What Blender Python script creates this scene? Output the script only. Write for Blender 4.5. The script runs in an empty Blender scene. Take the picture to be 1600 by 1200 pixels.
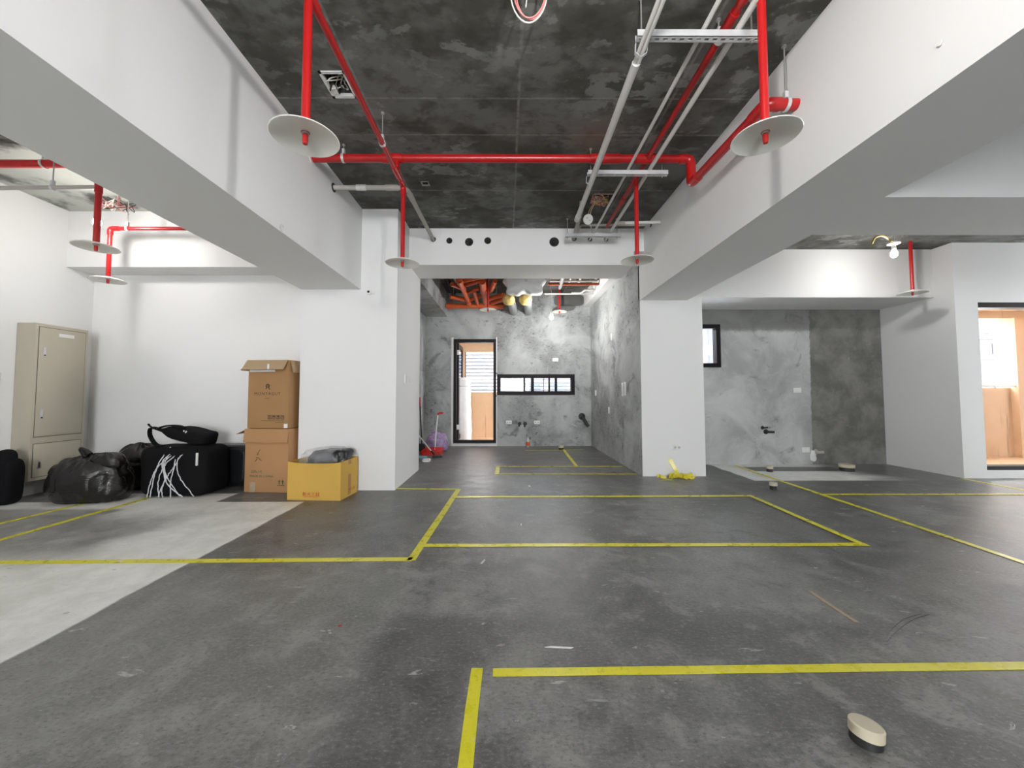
import bpy, bmesh, math, random
from mathutils import Vector, Matrix, noise as mnoise
random.seed(7)
scene = bpy.context.scene
COL = scene.collection

# ------------------------------------------------------------------ camera
H = 1.15
PITCH, YAW, ROLL = math.radians(2.566), math.radians(0.2586), math.radians(-0.0526)
cd = bpy.data.cameras.new('camera')
cam = bpy.data.objects.new('camera', cd)
COL.objects.link(cam)
fwd = Vector((math.sin(YAW) * math.cos(PITCH), math.cos(YAW) * math.cos(PITCH), math.sin(PITCH)))
rgt = Vector((math.cos(YAW), -math.sin(YAW), 0))
upv = rgt.cross(fwd)
r2 = math.cos(ROLL) * rgt + math.sin(ROLL) * upv
u2 = -math.sin(ROLL) * rgt + math.cos(ROLL) * upv
cam.matrix_world = Matrix(((r2.x, u2.x, -fwd.x, 0), (r2.y, u2.y, -fwd.y, 0), (r2.z, u2.z, -fwd.z, H), (0, 0, 0, 1)))
cd.sensor_fit = 'HORIZONTAL'
cd.sensor_width = 34.6
cd.lens = 34.6 * 600.0 / 1600.0
cd.shift_x = (800 - 793.7) / 1600.0
cd.shift_y = -(600 - 589.8) / 1600.0
cd.clip_start, cd.clip_end = 0.02, 400
scene.camera = cam

# ------------------------------------------------------------------ sky, daylight fill lamps, exposure
world = bpy.data.worlds.new('overcast_sky')
scene.world = world
world.use_nodes = True
bgn = world.node_tree.nodes['Background']
bgn.inputs[0].default_value = (0.93, 0.965, 1.0, 1)
bgn.inputs[1].default_value = 11.0


def area(name, loc, direction, sx, sy, power, col):
    ld = bpy.data.lights.new(name, 'AREA')
    ld.shape = 'RECTANGLE'
    ld.size, ld.size_y, ld.energy, ld.color = sx, sy, power, col
    o = bpy.data.objects.new(name, ld)
    COL.objects.link(o)
    o.location = loc
    o.rotation_euler = Vector(direction).to_track_quat('-Z', 'Y').to_euler()
    return o


# added area lamps outside unseen openings, filling in daylight from behind and the right
area('daylight_fill_rear', (0.1, -6.4, 1.7), (0, 1, 0), 2.6, 2.4, 115, (0.96, 0.98, 1.0))
area('daylight_fill_side', (10.5, 4.6, 1.35), (-1, 0, 0), 1.2, 2.1, 45, (0.93, 0.97, 1.0))
scene.cycles.max_bounces = 6
scene.cycles.diffuse_bounces = 4
scene.cycles.glossy_bounces = 3
scene.view_settings.view_transform = 'Standard'
scene.view_settings.look = 'None'
scene.view_settings.gamma = 1.0
scene.view_settings.use_curve_mapping = False
scene.view_settings.exposure = 0.67

# ------------------------------------------------------------------ measured room
XL, XLo, zLb, Zc, YL, XLc = -1.790, -2.518, 2.447, 3.461, 4.689, -1.344
Ylin, zlin, XR, XRo, zRb, YR, XR2 = 5.244, 2.945, 1.914, 2.597, 2.503, 5.448, 2.810
YcF, YcB, Yk, YN, XN, YS, XD = 2.567, 3.194, 8.660, 6.358, 6.268, 5.285, 6.589
YlB, ZcR, XW, YW, YWb, zW, YNf, zN = 5.950, 3.283, -5.499, 4.758, 5.090, 2.750, 5.542, 2.569


# ------------------------------------------------------------------ material nodes
class G:
    def __init__(s, name):
        s.m = bpy.data.materials.new(name)
        s.m.use_nodes = True
        s.t = s.m.node_tree
        s.t.nodes.clear()
        s._xyz = None

    def node(s, typ, **kw):
        n = s.t.nodes.new(typ)
        for k, v in kw.items():
            setattr(n, k, v)
        return n

    def put(s, sock, v):
        if isinstance(v, bpy.types.NodeSocket):
            s.t.links.new(v, sock)
        elif isinstance(v, (tuple, list)):
            sock.default_value = (*v, 1) if len(v) == 3 and len(sock.default_value) == 4 else v
        else:
            try:
                sock.default_value = v
            except Exception:
                sock.default_value = (v, v, v, 1)

    def pos(s):
        return s.node('ShaderNodeNewGeometry').outputs['Position']

    def xyz(s):
        if s._xyz is None:
            n = s.node('ShaderNodeSeparateXYZ')
            s.put(n.inputs[0], s.pos())
            s._xyz = n.outputs
        return s._xyz

    def math(s, op, a, b=0.0, clamp=False):
        n = s.node('ShaderNodeMath', operation=op, use_clamp=clamp)
        s.put(n.inputs[0], a)
        s.put(n.inputs[1], b)
        return n.outputs[0]

    def comb(s, x, y, z):
        n = s.node('ShaderNodeCombineXYZ')
        for i, v in enumerate((x, y, z)):
            s.put(n.inputs[i], v)
        return n.outputs[0]

    def noise(s, scale, detail=4, rough=0.55, vec=None, dist=0.0, stretch=None):
        v = vec if vec is not None else s.pos()
        if stretch:
            mp = s.node('ShaderNodeMapping')
            s.put(mp.inputs[0], v)
            mp.inputs['Scale'].default_value = stretch
            v = mp.outputs[0]
        n = s.node('ShaderNodeTexNoise')
        s.put(n.inputs['Vector'], v)
        n.inputs['Scale'].default_value = scale
        n.inputs['Detail'].default_value = detail
        n.inputs['Roughness'].default_value = rough
        n.inputs['Distortion'].default_value = dist
        return n.outputs['Fac']

    def mr(s, v, a, b, c=0.0, d=1.0):
        n = s.node('ShaderNodeMapRange', interpolation_type='SMOOTHSTEP')
        s.put(n.inputs[0], v)
        for i, q in enumerate((a, b, c, d)):
            n.inputs[i + 1].default_value = q
        return n.outputs[0]

    def mix(s, f, a, b):
        n = s.node('ShaderNodeMix', data_type='RGBA')
        s.put(n.inputs[0], f)
        s.put(n.inputs[6], a)
        s.put(n.inputs[7], b)
        return n.outputs[2]

    def rect(s, x, y, x0, x1, y0, y1, e):
        a = s.math('MULTIPLY', s.mr(x, x0 - e, x0 + e), s.mr(x, x1 - e, x1 + e, 1, 0))
        b = s.math('MULTIPLY', s.mr(y, y0 - e, y0 + e), s.mr(y, y1 - e, y1 + e, 1, 0))
        return s.math('MULTIPLY', a, b)

    def out(s, base, rough=0.6, metal=0.0, bump=None, bstr=0.2, bdist=0.01, spec=0.5, emit=None, estr=0.0):
        b = s.node('ShaderNodeBsdfPrincipled')
        s.put(b.inputs['Base Color'], base)
        s.put(b.inputs['Roughness'], rough)
        b.inputs['Metallic'].default_value = metal
        b.inputs['Specular IOR Level'].default_value = spec
        if emit:
            b.inputs['Emission Color'].default_value = (*emit, 1)
            b.inputs['Emission Strength'].default_value = estr
        if bump is not None:
            n = s.node('ShaderNodeBump')
            n.inputs['Strength'].default_value = bstr
            n.inputs['Distance'].default_value = bdist
            s.put(n.inputs['Height'], bump)
            s.t.links.new(n.outputs[0], b.inputs['Normal'])
        o = s.node('ShaderNodeOutputMaterial')
        s.t.links.new(b.outputs[0], o.inputs[0])
        return s.m


def plain(name, col, rough=0.5, metal=0.0, var=0.12, scale=30, bstr=0.0, spec=0.5):
    g = G(name)
    n = g.noise(scale, 4)
    lo = tuple(c * (1 - var) for c in col)
    hi = tuple(min(1, c * (1 + var)) for c in col)
    base = g.mix(n, lo, hi)
    return g.out(base, rough, metal, n if bstr else None, bstr, 0.004, spec)


def m_floor():
    g = G('screed_floor')
    x, y, z = g.xyz()
    w = g.noise(3.0, 4)
    dw = g.math('MULTIPLY', g.math('SUBTRACT', w, 0.5), 0.05)
    xw = g.math('ADD', x, dw)
    yw = g.math('ADD', y, dw)
    n1 = g.noise(0.9, 5, 0.6, dist=0.6)
    n2 = g.noise(4.5, 6, 0.7, dist=0.4)
    n3 = g.noise(62, 5, 0.78, stretch=(0.75, 1.2, 1))
    c = g.mix(g.mr(n1, 0.36, 0.64), (0.098, 0.0975, 0.094), (0.192, 0.190, 0.184))
    c = g.mix(g.math('MULTIPLY', g.mr(n2, 0.49, 0.64), 0.85), c, (0.265, 0.262, 0.250))
    c = g.mix(g.math('MULTIPLY', g.mr(n2, 0.50, 0.36), 0.85), c, (0.060, 0.060, 0.056))
    # darker soft-edged rectangles
    for (x0, x1, y0, y1, e, f) in ((-0.60, -0.16, 0.2, 2.05, 0.06, 0.55), (-2.15, -0.75, 2.85, 4.6, 0.12, 0.35),
                                   (-0.60, 1.2, 1.72, 2.05, 0.08, 0.35), (2.0, 3.6, 2.1, 4.4, 0.25, 0.35),
                                   (2.8, 6.1, 4.5, 5.12, 0.12, 0.55), (2.85, 3.5, 4.6, 6.3, 0.08, 0.5)):
        c = g.mix(g.math('MULTIPLY', g.rect(xw, yw, x0, x1, y0, y1, e), f), c, (0.066, 0.066, 0.064))
    # paler rectangles; the last paints reflected light at the lower right
    for (x0, x1, y0, y1, e, f) in ((-2.2, -0.62, 0.0, 2.55, 0.10, 0.30), (0.9, 2.0, 2.0, 2.9, 0.2, 0.25), (-0.1, 3.5, 0.4, 1.85, 0.10, 0.12)):
        c = g.mix(g.math('MULTIPLY', g.rect(xw, yw, x0, x1, y0, y1, e), f), c, (0.29, 0.29, 0.275))
    # light bare screed
    a1 = g.rect(xw, y, -9, -2.17, -9, 4.20, 0.012)
    a2 = g.rect(xw, y, -4.9, -3.13, 3.9, 4.56, 0.012)
    a = g.math('MAXIMUM', a1, a2)
    nn = g.math('MULTIPLY', g.math('SUBTRACT', g.noise(1.6, 5), 0.5), 0.9)
    xd, yd = g.math('ADD', x, nn), g.math('ADD', y, g.math('MULTIPLY', nn, 0.6))
    d1 = g.math('MULTIPLY', g.rect(xd, yd, -9, -3.05, 2.75, 3.75, 0.28), 0.80)
    d2 = g.math('MULTIPLY', g.rect(x, yw, -9, -3.85, 3.30, 3.95, 0.05), 0.75)
    a = g.math('SUBTRACT', a, g.math('MAXIMUM', d1, d2), True)
    b = g.rect(g.math('ADD', x, g.math('MULTIPLY', dw, 3)), g.math('ADD', y, g.math('MULTIPLY', dw, 0.6)), 3.32, 5.6, 5.17, 6.5, 0.02)
    b2 = g.rect(xw, y, 3.74, 5.15, 5.80, 6.14, 0.02)
    b3 = g.mr(g.math('ADD', x, g.math('MULTIPLY', nn, 1.4)), 4.7, 5.5, 1, 0)
    b = g.math('MULTIPLY', g.math('SUBTRACT', b, b2, True), b3)
    lt = g.mix(g.mr(n2, 0.3, 0.7), (0.68, 0.68, 0.64), (0.86, 0.86, 0.83))
    c = g.mix(g.math('MAXIMUM', a, b), c, lt)
    # scuffs and flecks of plaster
    fl = g.noise(11, 5, 0.65, dist=0.6, stretch=(0.6, 1.6, 1))
    fm = g.math('MULTIPLY', g.mr(fl, 0.645, 0.675), g.mr(g.noise(1.7, 3), 0.42, 0.56))
    c = g.mix(g.math('MULTIPLY', fm, 0.85), c, (0.46, 0.46, 0.44))
    gk = g.math('SUBTRACT', 1.0, g.math('MULTIPLY', g.math('MAXIMUM', a, b), 0.8))
    c = g.mix(g.math('MULTIPLY', g.math('MULTIPLY', g.mr(n3, 0.52, 0.66), 0.5), gk), c, (0.32, 0.32, 0.31))
    c = g.mix(g.math('MULTIPLY', g.math('MULTIPLY', g.mr(n3, 0.48, 0.33), 0.62), gk), c, (0.035, 0.035, 0.034))
    hgt = g.math('ADD', g.math('MULTIPLY', n3, 0.35), g.math('ADD', n2, g.math('MULTIPLY', fm, 0.3)))
    return g.out(c, g.mr(n2, 0.3, 0.7, 0.30, 0.48), 0, hgt, 0.42, 0.012, 0.55)


def m_ceiling():
    g = G('bare_slab')
    x, y, z = g.xyz()
    n1 = g.noise(2.1, 6, 0.55, stretch=(1, 1.25, 1))
    n2 = g.noise(9, 6, 0.7)
    n3 = g.noise(3.6, 6, 0.6, dist=0.25, stretch=(1.0, 1.5, 1))
    n4 = g.noise(0.8, 3, 0.5)
    c = g.mix(g.mr(n1, 0.38, 0.60), (0.068, 0.066, 0.054), (0.145, 0.144, 0.133))
    c = g.mix(g.math('MULTIPLY', g.math('MULTIPLY', g.mr(n3, 0.54, 0.59), g.mr(n4, 0.40, 0.60)), 0.65), c, (0.255, 0.255, 0.243))
    c = g.mix(g.math('MULTIPLY', g.mr(n3, 0.46, 0.34), 0.6), c, (0.040, 0.039, 0.032))
    c = g.mix(g.math('MULTIPLY', g.mr(n2, 0.50, 0.34), 0.35), c, (0.045, 0.044, 0.036))
    # seams of the formwork sheets
    seam = None
    for fx in (0.10, -1.10, 1.30):
        q = g.mr(g.math('ABSOLUTE', g.math('SUBTRACT', g.math('ADD', x, g.math('MULTIPLY', g.math('SUBTRACT', n2, 0.5), 0.02)), fx)), 0.004, 0.016, 1, 0)
        seam = q if seam is None else g.math('MAXIMUM', seam, q)
    for fy in (1.35, 2.90, 3.32, 4.25):
        q = g.mr(g.math('ABSOLUTE', g.math('SUBTRACT', g.math('ADD', y, g.math('MULTIPLY', g.math('SUBTRACT', n2, 0.5), 0.02)), fy)), 0.003, 0.014, 1, 0)
        seam = g.math('MAXIMUM', seam, q)
    c = g.mix(g.math('MULTIPLY', seam, g.mr(n2, 0.35, 0.65, 0.15, 0.7)), c, (0.27, 0.27, 0.25))
    # rust stain by the sleeve
    dx = g.math('SUBTRACT', x, 0.80)
    dy = g.math('SUBTRACT', y, 3.35)
    rr = g.math('SQRT', g.math('ADD', g.math('MULTIPLY', dx, dx), g.math('MULTIPLY', dy, dy)))
    c = g.mix(g.math('MULTIPLY', g.mr(rr, 0.05, 0.30, 1, 0), 0.35), c, (0.20, 0.09, 0.04))
    # left bay slab painted paler where the ceiling catches the light
    lit_slab = g.math('MULTIPLY', g.mr(x, -2.6, -2.4, 1, 0), g.mr(g.noise(2.2, 5), 0.34, 0.5))
    c = g.mix(g.math('MULTIPLY', lit_slab, 0.85), c, (0.55, 0.57, 0.52))
    return g.out(c, 0.7, 0, g.math('ADD', n2, g.math('MULTIPLY', seam, 0.4)), 0.3, 0.008, 0.3)


def m_plaster():
    g = G('grey_cement_render')
    n1 = g.noise(1.1, 5, 0.6, dist=0.5)
    n2 = g.noise(2.6, 8, 0.72, dist=0.6)
    n3 = g.noise(14, 6, 0.7, stretch=(1, 1, 2.2))
    c = g.mix(g.mr(n1, 0.33, 0.67), (0.27, 0.28, 0.278), (0.48, 0.50, 0.50))
    c = g.mix(g.math('MULTIPLY', g.mr(n2, 0.5, 0.72), 0.5), c, (0.55, 0.57, 0.56))
    c = g.mix(g.math('MULTIPLY', g.mr(n2, 0.46, 0.33), 0.75), c, (0.14, 0.145, 0.14))
    c = g.mix(g.math('MULTIPLY', g.mr(n3, 0.55, 0.66), g.mr(n1, 0.54, 0.40)), c, (0.09, 0.09, 0.09))
    return g.out(c, 0.75, 0, g.math('ADD', n3, n2), 0.35, 0.008, 0.3)


def m_niche():
    g = G('two_tone_render')
    x, y, z = g.xyz()
    n1 = g.noise(1.4, 5, 0.6, dist=0.6)
    n2 = g.noise(3.0, 8, 0.72, dist=0.7)
    n3 = g.noise(12, 6, 0.7, dist=0.8)
    c = g.mix(g.mr(n1, 0.33, 0.67), (0.36, 0.365, 0.36), (0.57, 0.585, 0.58))
    c = g.mix(g.math('MULTIPLY', g.mr(n2, 0.52, 0.72), 0.55), c, (0.56, 0.575, 0.565))
    c = g.mix(g.math('MULTIPLY', g.mr(n2, 0.45, 0.30), 0.7), c, (0.14, 0.14, 0.135))
    n5 = g.noise(2.6, 7, 0.65, dist=0.25)
    dk = g.mix(g.mr(n5, 0.34, 0.66), (0.140, 0.138, 0.124), (0.245, 0.241, 0.225))
    dk = g.mix(g.math('MULTIPLY', g.mr(n3, 0.56, 0.70), 0.5), dk, (0.29, 0.29, 0.275))
    xx = g.math('ADD', g.math('ADD', x, g.math('MULTIPLY', g.math('SUBTRACT', n3, 0.5), 0.07)), g.math('MULTIPLY', z, -0.01))
    bx_ = g.mr(xx, 5.035, 5.06)
    # darker band under the soffit
    zz = g.math('ADD', z, g.math('MULTIPLY', g.math('SUBTRACT', n3, 0.5), 0.12))
    c = g.mix(g.math('MULTIPLY', g.mr(zz, 2.17, 2.25), 0.7), c, (0.17, 0.165, 0.15))
    # pale strip beside the pillar
    c = g.mix(g.math('MULTIPLY', g.math('MULTIPLY', g.mr(xx, 3.55, 3.72, 1, 0), g.mr(zz, 1.3, 1.5, 1, 0)), 0.35), c, (0.52, 0.54, 0.53))
    c = g.mix(bx_, c, dk)
    # splashes of white paint
    sp = g.math('MULTIPLY', g.mr(g.noise(22, 2, 0.5, stretch=(1.2, 1, 0.35)), 0.735, 0.76), g.mr(g.noise(1.3, 2), 0.55, 0.62))
    c = g.mix(sp, c, (0.62, 0.63, 0.61))
    return g.out(c, 0.72, 0, g.math('ADD', n3, n2), 0.35, 0.008, 0.3)


def m_paint():
    g = G('white_wall_paint')
    n1 = g.noise(0.7, 3)
    n2 = g.noise(60, 4)
    c = g.mix(n1, (0.79, 0.785, 0.775), (0.83, 0.828, 0.82))
    return g.out(c, 0.8, 0, n2, 0.08, 0.003, 0.25)


def m_parapet():
    g = G('peach_balcony_coating')
    x, y, z = g.xyz()
    n1 = g.noise(3, 6, 0.65)
    st = g.noise(2.2, 4, 0.6, stretch=(3.0, 3.0, 0.25))
    c = g.mix(n1, (0.60, 0.39, 0.235), (0.72, 0.50, 0.33))
    c = g.mix(g.math('MULTIPLY', g.mr(st, 0.58, 0.70), 0.55), c, (0.25, 0.17, 0.09))
    return g.out(c, 0.8, 0, g.noise(80, 3), 0.3, 0.006, 0.3)


def m_card(name, a, b):
    g = G(name)
    n1 = g.noise(6, 4)
    n2 = g.noise(90, 3, stretch=(0.15, 1, 1))
    c = g.mix(n1, a, b)
    return g.out(c, 0.75, 0, n2, 0.08, 0.002, 0.25)


def m_plastic_black():
    g = G('black_bin_liner')
    n1 = g.noise(7, 4, 0.55, dist=0.8)
    r1 = g.math('ABSOLUTE', g.math('SUBTRACT', g.noise(9, 3, 0.5, dist=2.0, stretch=(1, 1, 1.8)), 0.5))
    r2 = g.math('ABSOLUTE', g.math('SUBTRACT', g.noise(24, 3, 0.5, dist=1.6, stretch=(0.7, 0.7, 2.2)), 0.5))
    h = g.math('ADD', g.math('MULTIPLY', r1, 1.6), r2)
    c = g.mix(g.mr(n1, 0.35, 0.68), (0.004, 0.0037, 0.0034), (0.015, 0.012, 0.010))
    return g.out(c, 0.20, 0, h, 0.35, 0.012, 0.55)


def m_glass(name, tint=(0.95, 0.97, 1.0)):
    g = G(name)
    tr = g.node('ShaderNodeBsdfTransparent')
    tr.inputs[0].default_value = (*tint, 1)
    gl = g.node('ShaderNodeBsdfGlossy')
    gl.inputs['Roughness'].default_value = 0.03
    fr = g.node('ShaderNodeFresnel')
    fr.inputs[0].default_value = 1.45
    mx = g.node('ShaderNodeMixShader')
    g.t.links.new(fr.outputs[0], mx.inputs[0])
    g.t.links.new(tr.outputs[0], mx.inputs[1])
    g.t.links.new(gl.outputs[0], mx.inputs[2])
    o = g.node('ShaderNodeOutputMaterial')
    g.t.links.new(mx.outputs[0], o.inputs[0])
    return g.m


def m_film(name, col, alpha, rough=0.2):
    g = G(name)
    n = g.noise(18, 5, 0.6, dist=1.0)
    b = g.node('ShaderNodeBsdfPrincipled')
    b.inputs['Base Color'].default_value = (*col, 1)
    b.inputs['Roughness'].default_value = rough
    g.put(b.inputs['Alpha'], g.mr(n, 0.3, 0.7, alpha * 0.6, min(1, alpha * 1.4)))
    bp = g.node('ShaderNodeBump')
    bp.inputs['Strength'].default_value = 0.8
    bp.inputs['Distance'].default_value = 0.02
    g.put(bp.inputs['Height'], n)
    g.t.links.new(bp.outputs[0], b.inputs['Normal'])
    o = g.node('ShaderNodeOutputMaterial')
    g.t.links.new(b.outputs[0], o.inputs[0])
    return g.m


def m_lamp(name, col, strength):
    g = G(name)
    return g.out(col, 0.4, emit=col, estr=strength)


def m_tape():
    g = G('yellow_floor_tape')
    n = g.noise(14, 4, 0.6)
    n2 = g.noise(60, 3, 0.6)
    c = g.mix(n, (0.66, 0.61, 0.015), (0.80, 0.74, 0.03))
    c = g.mix(g.math('MULTIPLY', g.mr(n2, 0.55, 0.72), 0.4), c, (0.45, 0.42, 0.05))
    c = g.mix(g.mr(g.noise(5, 4, 0.7), 0.66, 0.72), c, (0.75, 0.75, 0.60))
    return g.out(c, g.mr(n, 0.3, 0.7, 0.24, 0.42), 0, n2, 0.35, 0.003, 0.55)


M = dict(
    floor=m_floor(), ceil=m_ceiling(), plaster=m_plaster(), niche=m_niche(), paint=m_paint(), peach=m_parapet(),
    red=plain('red_pipe_paint', (0.43, 0.010, 0.011), 0.30, 0, 0.12, 9),
    darkred=plain('red_cap_paint', (0.60, 0.02, 0.015), 0.4),
    orange=plain('orange_drain_plastic', (0.62, 0.10, 0.02), 0.4, 0, 0.2, 5),
    dish=plain('cream_enamel', (0.84, 0.83, 0.77), 0.28, 0, 0.05, 6),
    conduit=plain('white_conduit_plastic', (0.66, 0.65, 0.62), 0.45, 0, 0.08, 12),
    greypvc=plain('grey_pipe_plastic', (0.42, 0.40, 0.36), 0.5, 0, 0.15, 8),
    galv=plain('galvanised_steel', (0.64, 0.65, 0.66), 0.38, 0.35, 0.12, 25),
    sleeve=plain('shade_dark_sleeve', (0.10, 0.10, 0.095), 0.7),  # dark colour stands in for the shade inside the lintel holes
    scuff=plain('rubber_scuff', (0.075, 0.075, 0.078), 0.6),
    rod=plain('threaded_steel', (0.45, 0.44, 0.42), 0.4, 0.7),
    dark=plain('dark_void', (0.012, 0.012, 0.012), 0.9),
    black=plain('black_nylon', (0.007, 0.007, 0.008), 0.8, 0, 0.3, 50, 0.3, 0.12),
    shell=plain('black_case_shell', (0.006, 0.007, 0.008), 0.33, 0, 0.2, 30, 0.1),
    liner=m_plastic_black(),
    beige=plain('beige_cabinet_enamel', (0.47, 0.43, 0.34), 0.42, 0, 0.03, 4),
    beige2=plain('beige_seam_shadow_gap', (0.10, 0.09, 0.07), 0.7),
    chrome=plain('steel_lock', (0.62, 0.62, 0.62), 0.3, 0.8),
    plate=plain('white_plate_plastic', (0.82, 0.82, 0.80), 0.35, 0, 0.02),
    plate2=plain('pale_socket_plastic', (0.66, 0.66, 0.64), 0.4, 0, 0.02),
    card=m_card('brown_carton', (0.35, 0.195, 0.085), (0.41, 0.235, 0.108)),
    card2=m_card('tan_carton', (0.42, 0.225, 0.105), (0.48, 0.265, 0.13)),
    cardin=m_card('carton_inside', (0.40, 0.28, 0.165), (0.46, 0.33, 0.20)),
    yellowcard=m_card('mustard_carton', (0.60, 0.37, 0.075), (0.67, 0.42, 0.10)),
    ink=plain('black_print', (0.035, 0.025, 0.015), 0.7),
    green=plain('green_print', (0.03, 0.10, 0.04), 0.7),
    redink=plain('red_print', (0.50, 0.04, 0.02), 0.7),
    white=plain('white_label', (0.75, 0.75, 0.74), 0.5, 0, 0.04),
    whitecord=plain('white_cord', (0.70, 0.70, 0.74), 0.5, 0, 0.05),
    frame=plain('dark_bronze_frame', (0.010, 0.007, 0.009), 0.5, 0, 0.2, 30, 0, 0.2),
    glass=m_glass('window_glass'),
    tape=m_tape(),
    caution=plain('yellow_film_tape', (0.72, 0.60, 0.03), 0.25, 0, 0.12, 20),
    papertape=plain('brown_paper_tape', (0.42, 0.31, 0.215), 0.6),
    cream=plain('cream_drain_cap', (0.56, 0.50, 0.37), 0.45, 0, 0.06, 18),
    stub=plain('black_drain_stub', (0.02, 0.02, 0.02), 0.5),
    film=m_film('clear_plastic_film', (0.85, 0.87, 0.9), 0.20, 0.10),
    bagfilm=plain('milky_plastic_film', (0.82, 0.83, 0.85), 0.25, 0, 0.05, 14, 0.5),
    purple=m_film('lilac_plastic_bag', (0.48, 0.36, 0.62), 0.85, 0.3),
    foam=plain('yellow_duct_wrap', (0.66, 0.50, 0.17), 0.6, 0, 0.15, 10),
    duct=plain('grey_duct', (0.40, 0.41, 0.42), 0.4, 0.4),
    socket=plain('white_bulb_socket', (0.75, 0.75, 0.74), 0.4),
    wirered=plain('pink_wire', (0.62, 0.20, 0.19), 0.45),
    wirewhite=plain('white_wire', (0.62, 0.60, 0.55), 0.45),
    wireyellow=plain('yellow_wire', (0.60, 0.45, 0.14), 0.45),
    wireblack=plain('black_wire', (0.02, 0.02, 0.02), 0.5),
    cloth=plain('blue_cloth', (0.20, 0.42, 0.50), 0.9, 0, 0.25, 20),
    wrap=plain('white_plastic_wrap', (0.80, 0.78, 0.77), 0.35, 0, 0.05, 12, 0.6),
    slat=plain('grey_louvre_slat', (0.16, 0.16, 0.18), 0.5),
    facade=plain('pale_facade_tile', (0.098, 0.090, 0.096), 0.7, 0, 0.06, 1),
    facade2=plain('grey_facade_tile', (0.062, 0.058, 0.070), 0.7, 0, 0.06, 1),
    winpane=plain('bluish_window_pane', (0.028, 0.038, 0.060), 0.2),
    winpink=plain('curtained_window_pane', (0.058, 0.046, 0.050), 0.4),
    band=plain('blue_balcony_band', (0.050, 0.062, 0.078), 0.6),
    greypanel=plain('grey_panel_paint', (0.42, 0.41, 0.44), 0.5, 0, 0.04),
    concrete=plain('bare_concrete_recess', (0.13, 0.13, 0.125), 0.85, 0, 0.2, 6),
    rusty=plain('red_oxide_steel', (0.34, 0.07, 0.03), 0.6),
    bottle=m_film('clear_bottle', (0.8, 0.78, 0.74), 0.5, 0.1),
)


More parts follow.
